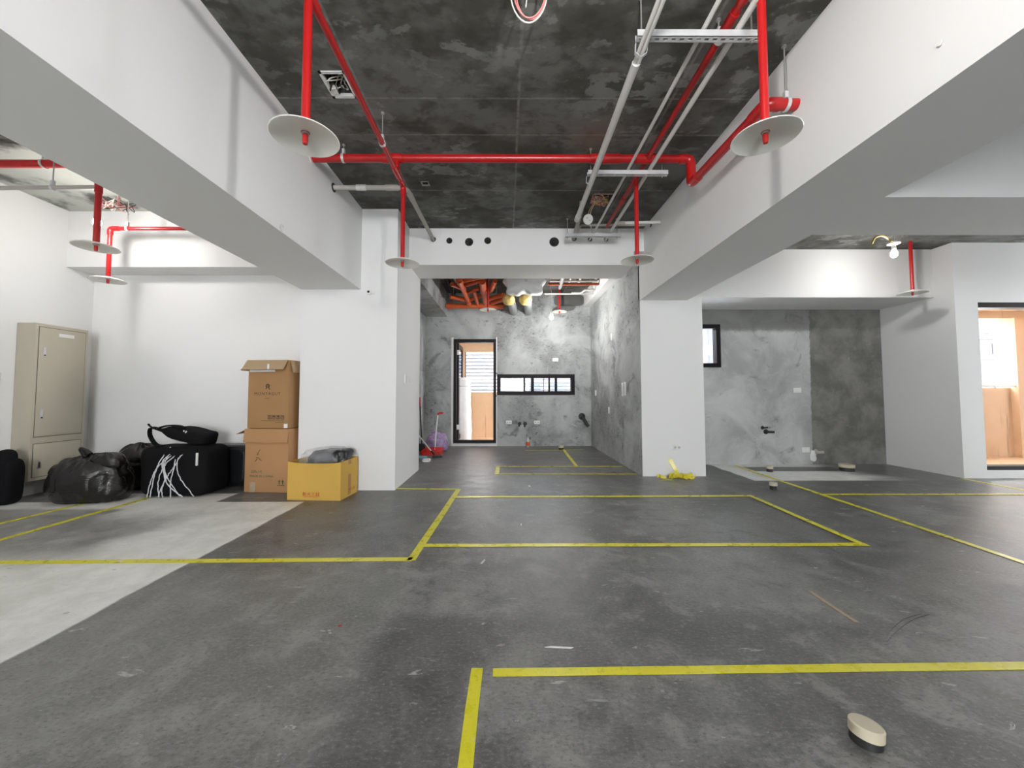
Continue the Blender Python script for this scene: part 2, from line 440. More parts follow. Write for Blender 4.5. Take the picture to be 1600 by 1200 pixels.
# ------------------------------------------------------------------ mesh builder
class MB:
    def __init__(s):
        s.v, s.f, s.sm = [], [], []

    def add(s, vs, fs, smooth=False):
        o = len(s.v)
        s.v += [tuple(v) for v in vs]
        s.f += [tuple(i + o for i in f) for f in fs]
        s.sm += [smooth] * len(fs)
        return s

    def box(s, x0, x1, y0, y1, z0, z1, mtx=None):
        vs = [(x0, y0, z0), (x1, y0, z0), (x1, y1, z0), (x0, y1, z0), (x0, y0, z1), (x1, y0, z1), (x1, y1, z1), (x0, y1, z1)]
        if mtx:
            vs = [mtx @ Vector(v) for v in vs]
        return s.add(vs, [(3, 2, 1, 0), (4, 5, 6, 7), (0, 1, 5, 4), (1, 2, 6, 5), (2, 3, 7, 6), (3, 0, 4, 7)])

    def bbox(s, x0, x1, y0, y1, z0, z1, b=0.004, mtx=None):
        """box with chamfered edges"""
        bm = bmesh.new()
        bmesh.ops.create_cube(bm, size=1)
        for v in bm.verts:
            v.co = Vector((x0 + (v.co.x + .5) * (x1 - x0), y0 + (v.co.y + .5) * (y1 - y0), z0 + (v.co.z + .5) * (z1 - z0)))
        bmesh.ops.bevel(bm, geom=bm.edges[:], offset=b, segments=2, affect='EDGES', profile=0.5)
        bm.verts.ensure_lookup_table()
        for i, v in enumerate(bm.verts):
            v.index = i
        vs = [(mtx @ v.co) if mtx else v.co.copy() for v in bm.verts]
        fs = [[v.index for v in f.verts] for f in bm.faces]
        bm.free()
        return s.add(vs, fs)

    def tube(s, pts, r, seg=14, cap=True, closed=False):
        pts = [Vector(p) for p in pts]
        rs = r if isinstance(r, (list, tuple)) else [r] * len(pts)
        n = len(pts)
        tan = []
        for i in range(n):
            a = pts[i - 1] if (i > 0 or closed) else pts[i]
            b = pts[(i + 1) % n] if (i < n - 1 or closed) else pts[i]
            t = (b - a)
            tan.append(t.normalized() if t.length > 1e-9 else Vector((0, 0, 1)))
        ref = Vector((0, 0, 1)) if abs(tan[0].z) < 0.9 else Vector((1, 0, 0))
        u = tan[0].cross(ref).normalized()
        vs = []
        for i in range(n):
            u = (u - tan[i] * u.dot(tan[i]))
            u = u.normalized() if u.length > 1e-6 else tan[i].orthogonal().normalized()
            w = tan[i].cross(u)
            k = 1.0
            if 0 < i < n - 1:
                c = (pts[i] - pts[i - 1]).normalized().dot(tan[i])
                k = 1.0 / max(c, 0.6)
            for j in range(seg):
                a = 2 * math.pi * j / seg
                vs.append(pts[i] + (u * math.cos(a) + w * math.sin(a)) * rs[i])
        fs = []
        for i in range(n - (0 if closed else 1)):
            i2 = (i + 1) % n
            for j in range(seg):
                fs.append((i * seg + j, i * seg + (j + 1) % seg, i2 * seg + (j + 1) % seg, i2 * seg + j))
        s.add(vs, fs, True)
        if cap and not closed:
            s.add(vs[:seg], [tuple(range(seg))[::-1]])
            s.add(vs[-seg:], [tuple(range(seg))])
        return s

    def lathe(s, prof, c=(0, 0, 0), seg=32, axis='Z', mtx=None, smooth=True):
        vs = []
        for (r, h) in prof:
            for j in range(seg):
                a = 2 * math.pi * j / seg
                p = Vector((r * math.cos(a), r * math.sin(a), h))
                if axis == 'X':
                    p = Vector((p.z, p.x, p.y))
                elif axis == 'Y':
                    p = Vector((p.y, p.z, p.x))
                if mtx:
                    p = mtx @ p
                vs.append(p + Vector(c))
        fs = []
        for i in range(len(prof) - 1):
            for j in range(seg):
                fs.append((i * seg + j, i * seg + (j + 1) % seg, (i + 1) * seg + (j + 1) % seg, (i + 1) * seg + j))
        return s.add(vs, fs, smooth)

    def superell(s, c, d, e=0.35, nu=40, nv=24, fn=None, mtx=None, flat=None):
        """rounded blob: signed-power ellipsoid of half-sizes d"""
        vs = []
        pw = lambda q: math.copysign(abs(q) ** e, q)
        for i in range(nv + 1):
            ph = -math.pi / 2 + math.pi * i / nv
            for j in range(nu):
                th = 2 * math.pi * j / nu
                p = Vector((d[0] * pw(math.cos(ph)) * pw(math.cos(th)), d[1] * pw(math.cos(ph)) * pw(math.sin(th)), d[2] * pw(math.sin(ph))))
                if fn:
                    p = fn(p)
                if mtx:
                    p = mtx @ p
                p = p + Vector(c)
                if flat is not None and p.z < flat:
                    p.z = flat
                vs.append(p)
        fs = []
        for i in range(nv):
            for j in range(nu):
                fs.append((i * nu + j, i * nu + (j + 1) % nu, (i + 1) * nu + (j + 1) % nu, (i + 1) * nu + j))
        return s.add(vs, fs, True)

    def strip(s, pts, wdir, w, th=0.0012):
        """flat ribbon along pts, widened along wdir (a vector or one per point), with thickness"""
        pts = [Vector(p) for p in pts]
        n = len(pts)
        wd = [Vector(q).normalized() for q in (wdir if isinstance(wdir, list) else [wdir] * n)]
        vs = []
        for i in range(n):
            t = (pts[min(i + 1, n - 1)] - pts[max(i - 1, 0)]).normalized()
            nn = t.cross(wd[i]).normalized() * th / 2
            a, b = pts[i] - wd[i] * w / 2, pts[i] + wd[i] * w / 2
            vs += [a - nn, b - nn, b + nn, a + nn]
        fs = []
        for i in range(n - 1):
            o = i * 4
            for k in range(4):
                fs.append((o + k, o + (k + 1) % 4, o + 4 + (k + 1) % 4, o + 4 + k))
        fs += [(3, 2, 1, 0), (4 * n - 4, 4 * n - 3, 4 * n - 2, 4 * n - 1)]
        return s.add(vs, fs)

    def poly(s, pts, z0, z1):
        n = len(pts)
        vs = [(x, y, z0) for x, y in pts] + [(x, y, z1) for x, y in pts]
        fs = [tuple(range(n))[::-1], tuple(range(n, 2 * n))] + [(i, (i + 1) % n, n + (i + 1) % n, n + i) for i in range(n)]
        return s.add(vs, fs)

    def build(s, name, mat, parent=None, label=None, cat=None, group=None, kind=None):
        me = bpy.data.meshes.new(name)
        me.from_pydata(s.v, [], s.f)
        me.polygons.foreach_set('use_smooth', s.sm)
        bm = bmesh.new()
        bm.from_mesh(me)
        bmesh.ops.remove_doubles(bm, verts=bm.verts[:], dist=1e-5)
        bmesh.ops.recalc_face_normals(bm, faces=bm.faces[:])
        bm.to_mesh(me)
        bm.free()
        me.set_sharp_from_angle(angle=math.radians(42))
        me.materials.append(M[mat] if isinstance(mat, str) else mat)
        o = bpy.data.objects.new(name, me)
        COL.objects.link(o)
        if parent:
            o.parent = parent
            o.matrix_parent_inverse = parent.matrix_world.inverted()
        tag(o, label, cat, group, kind)
        return o


def tag(o, label=None, cat=None, group=None, kind=None):
    for k, v in (('label', label), ('category', cat), ('group', group), ('kind', kind)):
        if v:
            o[k] = v
    return o


def thing(name, loc, label, cat, group=None, kind=None, rz=0.0):
    o = bpy.data.objects.new(name, None)
    COL.objects.link(o)
    o.empty_display_size = 0.1
    o.location = loc
    o.rotation_euler = (0, 0, rz)
    o.matrix_world = Matrix.Translation(Vector(loc)) @ Matrix.Rotation(rz, 4, 'Z')
    return tag(o, label, cat, group, kind)


def bend(pts, rad, n=6):
    """polyline with rounded corners"""
    pts = [Vector(p) for p in pts]
    out = [pts[0]]
    for i in range(1, len(pts) - 1):
        a, b, c = pts[i - 1], pts[i], pts[i + 1]
        r = min(rad, (a - b).length * .49, (c - b).length * .49)
        p, q = b + (a - b).normalized() * r, b + (c - b).normalized() * r
        for k in range(n + 1):
            t = k / n
            out.append(p * (1 - t) ** 2 + b * 2 * t * (1 - t) + q * t * t)
    out.append(pts[-1])
    return out


def spline(pts, n=8):
    pts = [Vector(p) for p in pts]
    out = []
    for i in range(len(pts) - 1):
        p0, p1, p2, p3 = pts[max(i - 1, 0)], pts[i], pts[i + 1], pts[min(i + 2, len(pts) - 1)]
        for k in range(n):
            t = k / n
            out.append(0.5 * ((2 * p1) + (p2 - p0) * t + (2 * p0 - 5 * p1 + 4 * p2 - p3) * t * t + (3 * p1 - p0 - 3 * p2 + p3) * t ** 3))
    out.append(pts[-1])
    return out


def cut(obj, cutter_mb):
    c = cutter_mb.build('cutter', 'dark')
    md = obj.modifiers.new('b', 'BOOLEAN')
    md.operation, md.object, md.solver = 'DIFFERENCE', c, 'EXACT'
    dg = bpy.context.evaluated_depsgraph_get()
    me = bpy.data.meshes.new_from_object(obj.evaluated_get(dg))
    obj.modifiers.clear()
    me.shade_flat()
    obj.data = me
    bpy.data.objects.remove(c)
    return obj


def text_mb(body, size, depth=0.0008, bold=0.0, squash=1.0, space=1.0):
    """flat lettering in the local XZ plane, facing -Y, centred on x, standing on z = 0"""
    cu = bpy.data.curves.new('txt', 'FONT')
    cu.body, cu.size, cu.align_x = body, size, 'CENTER'
    cu.offset = bold
    cu.space_character = space
    cu.resolution_u = 2
    o = bpy.data.objects.new('txt', cu)
    COL.objects.link(o)
    dg = bpy.context.evaluated_depsgraph_get()
    me = bpy.data.meshes.new_from_object(o.evaluated_get(dg))
    mb = MB()
    vs = [(v.co.x * squash, 0.0, v.co.y) for v in me.vertices]
    mb.add(vs, [tuple(p.vertices) for p in me.polygons])
    bpy.data.objects.remove(o)
    bpy.data.curves.remove(cu)
    return mb


def xform(mb, mtx):
    mb.v = [tuple(mtx @ Vector(v)) for v in mb.v]
    return mb


def T(x, y, z, rz=0.0):
    return Matrix.Translation((x, y, z)) @ Matrix.Rotation(rz, 4, 'Z')


# ================================================================== STRUCTURE
S = 'structure'
floor = MB().box(-6.2, 10.2, -6.2, 8.82, -0.15, 0.0).build('floor', 'floor', kind=S, label='worn grey screed floor across the whole unit', cat='floor')
ceil = MB().box(-6.2, 2.2, -6.2, 8.9, Zc, Zc + 0.25).build('ceiling', 'ceil', kind=S, label='bare dark concrete slab overhead between the white beams', cat='ceiling')
cutters = MB()
cutters.box(-1.335, -1.165, 2.655, 2.885, Zc - .1, Zc + 0.12)
cutters.box(-0.925, -0.845, 4.07, 4.15, Zc - .1, Zc + 0.10)
cutters.box(1.02, 1.24, 4.32, 4.52, Zc - .1, Zc + 0.12)
cut(ceil, cutters)
MB().box(2.2, 10.2, -6.2, 6.6, ZcR, Zc + 0.25).build('ceiling', 'ceil', kind=S, label='lower concrete slab above the bay on the right', cat='ceiling')
# beams
lb = MB().box(XLo, XL, -6.2, YL + .05, zLb, Zc).build('ceiling_beam', 'paint', kind=S, label='deep white beam running back to the wide pillar by the cartons', cat='beam')
MB().box(XR, XRo, -6.2, YR + .05, zRb, Zc).build('ceiling_beam', 'paint', kind=S, label='deep white beam running back to the pillar with the low socket', cat='beam')
MB().box(XRo, 10.2, YcF, YcB, zRb, Zc).build('ceiling_beam', 'paint', kind=S, label='white cross beam leaving the long beam at right angles', cat='beam')
# pillars
MB().box(XLo, XLc, YL, YlB, 0, Zc).build('pillar', 'paint', kind=S, label='wide white pillar behind the mustard carton', cat='pillar')
MB().box(XR + .005, XR2, YR, 6.5, 0, Zc).build('pillar', 'paint', kind=S, label='white pillar with a low socket and yellow film at its foot', cat='pillar')
# lintel above the kitchen opening with pipe sleeves cut through it
lintel = MB().box(XLc - .02, 1.773, Ylin, 5.87, zlin, Zc).build('wall_lintel', 'paint', kind=S, label='white lintel with round pipe holes above the kitchen opening', cat='wall')
cm = MB()
HOLES = [(-1.011, 3.305, .036), (-0.789, 3.287, .043), (-0.514, 3.269, .058), (-0.256, 3.288, .049), (0.668, 3.270, .068),
         (0.945, 3.316, .036), (1.167, 3.307, .032), (1.390, 3.307, .032)]
for (hx, hz, hr) in HOLES:
    cm.lathe([(0.0001, -.1), (hr, -.1), (hr, .30), (0.0001, .30)], (hx, Ylin, hz), 24, 'Y')
cut(lintel, cm)
for k, (hx, hz, hr) in enumerate(HOLES):
    MB().lathe([(hr * .99, .002), (hr * .93, -.004), (hr * .86, .002), (hr * .86, .30)], (hx, Ylin, hz), 24, 'Y').build('pipe_sleeve', 'sleeve', lintel)
    MB().lathe([(0.0001, .28), (hr * .9, .28)], (hx, Ylin, hz), 20, 'Y').build('sleeve_end', 'dark', lintel)  # black disc paints the unlit depth of each hole
# left bay
MB().box(XW - .2, XW, -6.2, YWb + .2, 0, Zc).build('wall_left', 'paint', kind=S, label='white side wall behind the beige metal cabinet', cat='wall')
MB().box(XW, XLo + .01, YWb, YWb + .2, 0, Zc).build('wall_left_rear', 'paint', kind=S, label='white wall behind the black bags and stacked cartons', cat='wall')
MB().box(XW, XLo + .01, YW, YWb, zW, Zc).build('ceiling_beam', 'paint', kind=S, label='brightly lit white beam over the stacked cartons', cat='beam')
gp = thing('side_panel', (XW, 3.2, 0), 'grey panel at the far left edge of the side wall', 'door', kind=S)  # plain grey panel for the darker strip of side wall, no door leaf known
MB().bbox(XW, XW + .03, 2.60, 3.94, 0, 3.30).build('panel_face', 'greypanel', gp)
MB().bbox(XW, XW + .045, 3.94, 4.02, 0, 3.36).build('panel_edge', 'greypanel', gp)
# kitchen shell
kw = MB()
kw.box(-2.03, -1.189, Yk, Yk + .16, 0, Zc).box(-1.189, -0.23, Yk, Yk + .16, 2.407, Zc).box(-1.189, -0.23, Yk, Yk + .16, 0, .072)
kw.box(-0.23, 1.544, Yk, Yk + .16, 0, 1.144).box(-0.23, 1.544, Yk, Yk + .16, 1.608, Zc).box(1.544, 2.1, Yk, Yk + .16, 0, Zc)
kback = kw.build('wall_back', 'plaster', kind=S, label='grey cement wall of the kitchen with door and strip window', cat='wall')
MB().box(-2.03, -1.83, YlB - .3, Yk, 0, Zc).build('wall_kitchen_left', 'plaster', kind=S, label='grey cement side wall behind the cleaning tools', cat='wall')
MB().box(XR, XR + .005, YR + .002, Yk, 0, Zc).box(XR + .005, XR + .2, 6.5, Yk, 0, Zc).build('wall_kitchen_right', 'plaster', kind=S, label='grey cement side wall with white switches right of the kitchen', cat='wall')
MB().box(-1.83, -1.337, YlB, Yk, 2.919, Zc).build('ceiling_beam', 'plaster', kind=S, label='grey rendered beam along the left side of the kitchen', cat='beam')
MB().box(1.773, XR, Ylin, Yk, 3.139, Zc).build('ceiling_beam', 'paint', kind=S, label='narrow white beam along the right side of the kitchen', cat='beam')
# niche on the right
nw = MB()
nw.box(XR2 - .3, 2.90, YN, YN + .16, 0, zN + .05).box(2.90, 3.567, YN, YN + .16, 0, 1.601).box(2.90, 3.567, YN, YN + .16, 2.319, zN + .05).box(3.567, XN + .02, YN, YN + .16, 0, zN + .05)
niche = nw.build('wall_niche', 'niche', kind=S, label='two-tone cement wall at the back of the right bay', cat='wall')
MB().box(XR2 - .3, XN + .02, YNf, YN + .16, zN, Zc).build('ceiling_beam', 'paint', kind=S, label='lit white bulkhead above the two-tone cement wall', cat='beam')
rw = MB().box(XN, XD, YS, YN + .16, 0, Zc).build('wall_right', 'paint', kind=S, label='white pier beside the glazed balcony door on the right', cat='wall')
c2 = MB().lathe([(0.0001, -.1), (.062, -.1), (.062, .15), (0.0001, .15)], (XN, 5.674, 3.125), 24, 'X')
cut(rw, c2)
MB().lathe([(0.0001, .12), (.058, .12), (.058, -.003), (.066, -.003), (.066, .004)], (XN, 5.674, 3.125), 24, 'X').build('pipe_sleeve', 'greypvc', rw)
dw = MB()
dw.box(XD, 9.7, YS, YS + .22, 2.437, Zc).box(XD, 9.7, YS, YS + .22, 0, .107).box(9.7, 10.2, YS, YS + .22, 0, Zc)
dw.build('wall_right_front', 'paint', kind=S, label='white wall around the balcony door at the right edge', cat='wall')
# unseen walls behind and far right; openings placed and sized to tune the light
bw = MB()
bw.box(-6.2, -1.2, -6.2, -6.0, 0, Zc).box(1.4, 10.2, -6.2, -6.0, 0, Zc).box(-1.2, 1.4, -6.2, -6.0, 0, .5).box(-1.2, 1.4, -6.2, -6.0, 2.9, Zc)
bw.build('wall_rear', 'paint', kind=S, label='white wall behind the viewer with an opening added for light', cat='wall')
rr = MB()
rr.box(10.0, 10.2, -6.2, 3.95, 0, Zc).box(10.0, 10.2, 5.15, 6.5, 0, Zc).box(10.0, 10.2, 3.95, 5.15, 0, .3).box(10.0, 10.2, 3.95, 5.15, 2.4, Zc)
rr.build('wall_right_side', 'paint', kind=S, label='white wall far to the right with an opening placed for light', cat='wall')


# ------------------------------------------------------------------ kitchen window and doors
def window(name, x0, x1, z0, z1, y, mull, fw, label, depth=.09):
    w = thing(name, ((x0 + x1) / 2, y, z0), label, 'window', kind=S)
    f = MB().box(x0, x1, y, y + depth, z0, z0 + fw).box(x0, x1, y, y + depth, z1 - fw, z1).box(x0, x0 + fw, y, y + depth, z0 + fw, z1 - fw).box(x1 - fw, x1, y, y + depth, z0 + fw, z1 - fw)
    f.build('window_frame', 'frame', w)
    e = [x0 + fw] + [q for m in mull for q in m] + [x1 - fw]
    for m in mull:
        MB().bbox(m[0], m[1], y + .012, y + depth - .012, z0 + fw, z1 - fw, .003).build('mullion', 'frame', w)
    for i in range(0, len(e), 2):
        MB().box(e[i], e[i + 1], y + .043, y + .047, z0 + fw, z1 - fw).build('pane', 'glass', w)
    return w


window('window_1', -0.21, 1.544, 1.144, 1.608, Yk - .012, [(.39, .43), (.56, .625), (.955, .99), (1.10, 1.15)], .085,
       'dark framed strip window in the grey kitchen wall', .12)
w2 = window('window_2', 2.90, 3.567, 1.601, 2.319, YN - .02, [(3.10, 3.16)], .07, 'small dark framed window beside the white pillar', .12)
d1 = thing('door_1', (-.71, Yk, .072), 'open dark framed door from the kitchen to the balcony', 'door', kind=S)
fr = MB()
y0, y1 = Yk - .02, Yk + .11
fr.box(-1.189, -1.125, y0, y1, .072, 2.407).box(-.29, -.23, y0, y1, .072, 2.407).box(-1.125, -.29, y0, y1, 2.33, 2.407).box(-1.125, -.29, y0, y1, .072, .13)
fr.build('door_frame', 'frame', d1)
MB().box(-1.24, -1.189, Yk - .006, Yk, .03, 2.45).box(-.23, -.205, Yk - .006, Yk, .03, 1.10).box(-.23, -.205, Yk - .006, Yk, 1.65, 2.45).box(-1.24, -.205, Yk - .006, Yk, .0, .05).build('white_render_edge', 'white', d1)
lf = thing('door_leaf', (-1.12, Yk + .1, .13), None, None)
lf.parent = d1
lf.matrix_parent_inverse = d1.matrix_world.inverted()
MB().box(-1.125, -1.085, Yk + .11, Yk + .95, .13, .23).box(-1.125, -1.085, Yk + .11, Yk + .95, 2.24, 2.33).box(-1.125, -1.085, Yk + .11, Yk + .19, .23, 2.24).box(-1.125, -1.085, Yk + .87, Yk + .95, .23, 2.24).build('leaf_frame', 'frame', lf)
MB().box(-1.107, -1.103, Yk + .19, Yk + .87, .23, 2.24).build('pane', 'glass', lf)
for hz in (.36, 2.06):
    MB().bbox(-1.127, -1.073, Yk + .085, Yk + .125, hz, hz + .11, .006).build('hinge', 'plate', d1)
MB().tube(bend([(-1.08, Yk + .85, 1.2), (-1.03, Yk + .85, 1.2), (-1.03, Yk + .75, 1.2)], .02), .009).build('handle', 'chrome', lf)
# glazed door on the right
d2 = thing('door_2', (7.4, YS, .107), 'dark framed glazed balcony door at the right edge', 'door', kind=S)
f = MB()
f.box(XD, 9.7, YS + .02, YS + .16, 2.365, 2.437).box(XD, 9.7, YS + .02, YS + .16, .107, .16).box(XD, XD + .012, YS + .05, YS + .16, .16, 2.365).box(9.63, 9.7, YS + .02, YS + .16, .16, 2.365)
f.build('door_frame', 'frame', d2)
MB().box(XD, 9.7, YS + .17, YS + .19, .107, .135).build('sill_rail', 'galv', d2)
MB().box(8.12, 8.19, YS + .07, YS + .12, .16, 2.365).box(9.56, 9.63, YS + .07, YS + .12, .16, 2.365).box(8.19, 9.56, YS + .07, YS + .12, .16, .24).box(8.19, 9.56, YS + .07, YS + .12, 2.29, 2.365).build('sliding_sash', 'frame', d2)
MB().box(8.19, 9.56, YS + .092, YS + .097, .24, 2.29).build('pane', 'glass', d2)

# ------------------------------------------------------------------ balconies
kb = thing('kitchen_balcony', (-.4, 9.5, 0), 'peach coated balcony seen through the open kitchen door', 'balcony', kind=S)
MB().box(-2.4, 2.6, Yk + .16, 10.5, -.15, .02).build('balcony_floor', 'peach', kb)
MB().box(-2.4, 2.6, 10.2, 10.38, .02, 1.213).build('parapet', 'peach', kb)
MB().box(-2.4, -1.108, 10.2, 10.38, 1.213, 2.75).box(2.0, 2.6, 10.2, 10.38, 1.213, 2.75).build('pier', 'peach', kb)
MB().box(-1.108, 2.0, 10.2, 10.38, 2.288, 2.75).build('head_beam', 'peach', kb)
MB().box(-2.4, 2.6, Yk + .16, 10.5, 2.75, 2.9).build('soffit', 'paint', kb)
MB().box(-2.4, -2.2, Yk + .16, 10.2, .02, 2.75).build('end_wall', 'peach', kb)
lv = thing('louvre_screen', (.45, 10.25, 1.213), 'grey horizontal louvre screen above the kitchen balcony parapet', 'louvre')
n = 11
for k in range(n):
    z = 1.24 + k * (2.288 - 1.26) / n
    mt = Matrix.Translation((0, 10.29, z + .03)) @ Matrix.Rotation(math.radians(-6), 4, 'X')
    MB().box(-1.07, 1.97, -.04, .04, -.011, .011, mt).build('slat', 'slat', lv)
for xx in (-1.09, -.02, 1.0, 1.985):
    MB().box(xx - .015, xx + .015, 10.255, 10.33, 1.213, 2.288).build('upright', 'slat', lv)
rb = thing('side_balcony', (7.5, 5.9, 0), 'peach balcony with stained parapet beyond the right-hand door', 'balcony', kind=S)
MB().box(XD, 10.2, YS + .22, 6.8, -.15, .08).build('balcony_floor', 'peach', rb)
MB().box(XD, 8.20, 6.6, 6.78, .08, 1.261).build('parapet', 'peach', rb)
MB().box(8.205, 10.2, 6.6, 6.78, .08, 1.261).build('parapet', 'peach', rb)
MB().box(XD, 10.2, YS + .22, 6.8, 2.58, 2.75).build('soffit', 'peach', rb)
MB().box(XD, 10.2, 6.55, 6.8, 2.46, 2.58).build('edge_beam', 'peach', rb)
MB().box(8.72, 9.1, 6.5, 6.8, .08, 2.46).build('pier', 'peach', rb)
MB().tube([(8.05, 6.55, 1.30), (10.2, 6.55, 1.30)], .02).build('rail', 'plate', rb)

# ------------------------------------------------------------------ buildings outside
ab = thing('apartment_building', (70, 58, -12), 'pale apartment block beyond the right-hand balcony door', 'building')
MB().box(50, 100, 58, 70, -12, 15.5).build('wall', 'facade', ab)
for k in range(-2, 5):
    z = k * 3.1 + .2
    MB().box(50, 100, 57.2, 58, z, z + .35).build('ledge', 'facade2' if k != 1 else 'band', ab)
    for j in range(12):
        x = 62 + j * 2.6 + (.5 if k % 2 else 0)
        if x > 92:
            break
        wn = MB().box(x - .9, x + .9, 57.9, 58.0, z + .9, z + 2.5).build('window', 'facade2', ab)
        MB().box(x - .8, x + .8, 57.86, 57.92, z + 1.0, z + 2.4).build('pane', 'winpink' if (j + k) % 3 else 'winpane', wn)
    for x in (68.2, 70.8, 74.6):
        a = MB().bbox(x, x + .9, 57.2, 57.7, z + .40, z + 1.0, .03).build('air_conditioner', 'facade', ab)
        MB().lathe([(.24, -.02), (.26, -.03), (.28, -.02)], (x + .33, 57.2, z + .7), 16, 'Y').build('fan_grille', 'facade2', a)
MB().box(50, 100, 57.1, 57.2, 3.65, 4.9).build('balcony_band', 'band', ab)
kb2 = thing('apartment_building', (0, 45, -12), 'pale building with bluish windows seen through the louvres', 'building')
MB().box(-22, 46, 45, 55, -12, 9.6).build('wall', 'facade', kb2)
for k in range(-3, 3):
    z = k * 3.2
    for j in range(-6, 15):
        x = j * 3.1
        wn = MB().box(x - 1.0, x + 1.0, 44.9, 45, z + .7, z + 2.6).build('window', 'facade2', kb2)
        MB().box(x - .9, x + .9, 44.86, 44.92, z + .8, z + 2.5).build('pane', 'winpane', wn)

# ================================================================== LAMPS
def bulb(x, y, z, label, top, power=600):
    b = thing('hanging_bulb', (x, y, z), label, 'light bulb', 'bare temporary bulbs')
    MB().lathe([(.0001, -.052), (.014, -.050), (.027, -.040), (.034, -.022), (.035, -.004), (.030, .014), (.021, .030), (.0185, .040)], (x, y, z), 20).build('glass_bulb', m_lamp('lit_bulb_glass', (1.0, 0.98, 0.95), power), b)
    MB().lathe([(.0001, .040), (.020, .040), (.022, .050), (.022, .085), (.012, .10), (.0001, .10)], (x, y, z), 20).build('socket', 'socket', b)
    pts = spline([(x, y, z + .10), (x + .01, y, z + .10 + (top - z - .1) * .4), (x - .015, y + .01, z + .1 + (top - z - .1) * .75), (x, y, top)], 6)
    MB().tube(pts, .004, 8).build('cord', 'wirewhite', b)
    return b


bulb(0.45, 0.80, 2.93, 'lit bulb hanging over the middle bay just above the view', Zc, 800)
bulb(-4.345, 4.02, 2.99, 'lit bulb behind the red sprinkler pipe above the cabinet', Zc, 260)
bk = bulb(0.875, 7.35, 2.65, 'lit bulb in front of the grey kitchen wall', Zc, 760)
br = bulb(4.845, 4.70, 2.91, 'lit bulb beside the sprinkler over the right bay', ZcR, 270)
bulb(-3.9, 0.6, 2.95, 'unseen bulb added to fill the left bay near the viewer', Zc, 300)  # bulb added out of view to brighten the near left bay
bulb(4.9, 0.8, 2.75, 'unseen bulb added to fill the right bay near the viewer', ZcR, 70)  # added out of view as fill for the near right bay
# white ring and yellow wire tail by the right bulb
MB().lathe([(.035, .11), (.062, .115), (.066, .125), (.062, .135), (.035, .14), (.035, .11)], (4.845, 4.70, 2.91), 24).build('ring_plate', 'plate', br)
MB().tube(spline([(4.82, 4.70, 3.06), (4.70, 4.68, 3.12), (4.60, 4.68, 3.10), (4.55, 4.68, 3.02)], 6), .012, 8).build('wire_tail', 'wireyellow', br)
MB().tube(spline([(4.84, 4.70, 3.05), (4.95, 4.70, 3.12), (4.93, 4.70, 3.22), (4.82, 4.70, 3.20)], 6), .005, 8).build('wire_loop', 'wirewhite', br)


# ================================================================== SPRINKLER PIPEWORK
def sleeve(mb, a, b, r):
    a, b = Vector(a), Vector(b)
    d = (b - a).normalized() * .006
    mb.tube([a, a + d * .01, b - d * .01, b], [r * .93, r, r, r * .93], 16)
    return mb


def clamp(parent, x, y, z, r, top, axis='X', mat='galv'):
    c = MB()
    pts = []
    for k in range(20):
        a = 2 * math.pi * k / 20
        off = (0, math.cos(a) * (r + .004), math.sin(a) * (r + .004)) if axis == 'X' else (math.cos(a) * (r + .004), 0, math.sin(a) * (r + .004))
        pts.append((x + off[0], y + off[1], z + off[2]))
    w = (1, 0, 0) if axis == 'X' else (0, 1, 0)
    pts.append(pts[0])
    c.strip(pts, w, .022, .004)
    c.box(x - .012, x + .012, y - .012, y + .012, z + r, z + r + .05)
    o = c.build('pipe_clamp', mat, parent)
    MB().tube([(x, y, z + r + .04), (x, y, top)], .005, 8).lathe([(.0001, -.012), (.014, -.012), (.014, 0)], (x, y, top), 10).build('hanger_rod', 'rod', o)
    return o


def sprinkler(x, y, zt, zd, label, group, r=.158, pr=.021, tilt=(0, 0)):
    s = thing('sprinkler', (x, y, zd), label, 'sprinkler', group)
    MB().tube([(x, y, zd + .012), (x, y, zt)], pr, 16).build('drop_pipe', 'red', s)
    mt = Matrix.Rotation(math.radians(tilt[0]), 4, 'X') @ Matrix.Rotation(math.radians(tilt[1]), 4, 'Y')
    MB().lathe([(.0001, .020), (.07, .018), (.12, .008), (r - .012, -.004), (r, -.010), (r + .003, -.013), (r, -.016), (r - .014, -.010), (.12, .002), (.07, .012), (.0001, .014)],
               (x, y, zd), 48, mtx=mt).build('collector_dish', 'dish', s)
    MB().lathe([(.0001, .016), (pr + .004, .016), (pr + .004, .030), (pr, .034), (.0001, .034)], (x, y, zd), 18).build('collar', 'plate', s)
    nz = MB().lathe([(.0001, -.046), (.0115, -.046), (.0135, -.030), (.0135, .0), (.0001, .0)], (x, y, zd), 16).build('nozzle_cap', 'darkred', s)
    MB().lathe([(.0001, .002), (.018, .002), (.018, .014), (.0001, .014)], (x, y, zd), 16).build('nozzle_ring', 'chrome', nz)
    return s


GS = 'sprinklers with round collector dishes'
sprinkler(-1.01, 1.880, 3.20, 2.455, 'large near sprinkler with cream dish, left of the middle bay', GS)
sprinkler(-1.01, 3.690, 3.20, 2.440, 'small far sprinkler hanging beside the wide white pillar', GS)
sprinkler(1.366, 1.957, 3.33, 2.517, 'large near sprinkler with cream dish, against the right-hand beam', GS)
sprinkler(1.31, 3.775, 3.33, 2.500, 'small far sprinkler in front of the kitchen lintel, right end', GS)
sprinkler(-3.695, 3.42, 3.035, 2.492, 'sprinkler in front of the bulb above the cabinet, higher of two dishes', GS, pr=.024)
sprinkler(-4.525, 4.33, 3.052, 2.462, 'sprinkler on a bent pipe above the cabinet, lower of two dishes', GS)
sprinkler(5.645, 5.25, ZcR, 2.566, 'sprinkler casting a dish shadow on the white pier on the right', GS)
sprinkler(1.146, 8.20, 3.45, 2.945, 'sprinkler beside the lit kitchen bulb', GS)
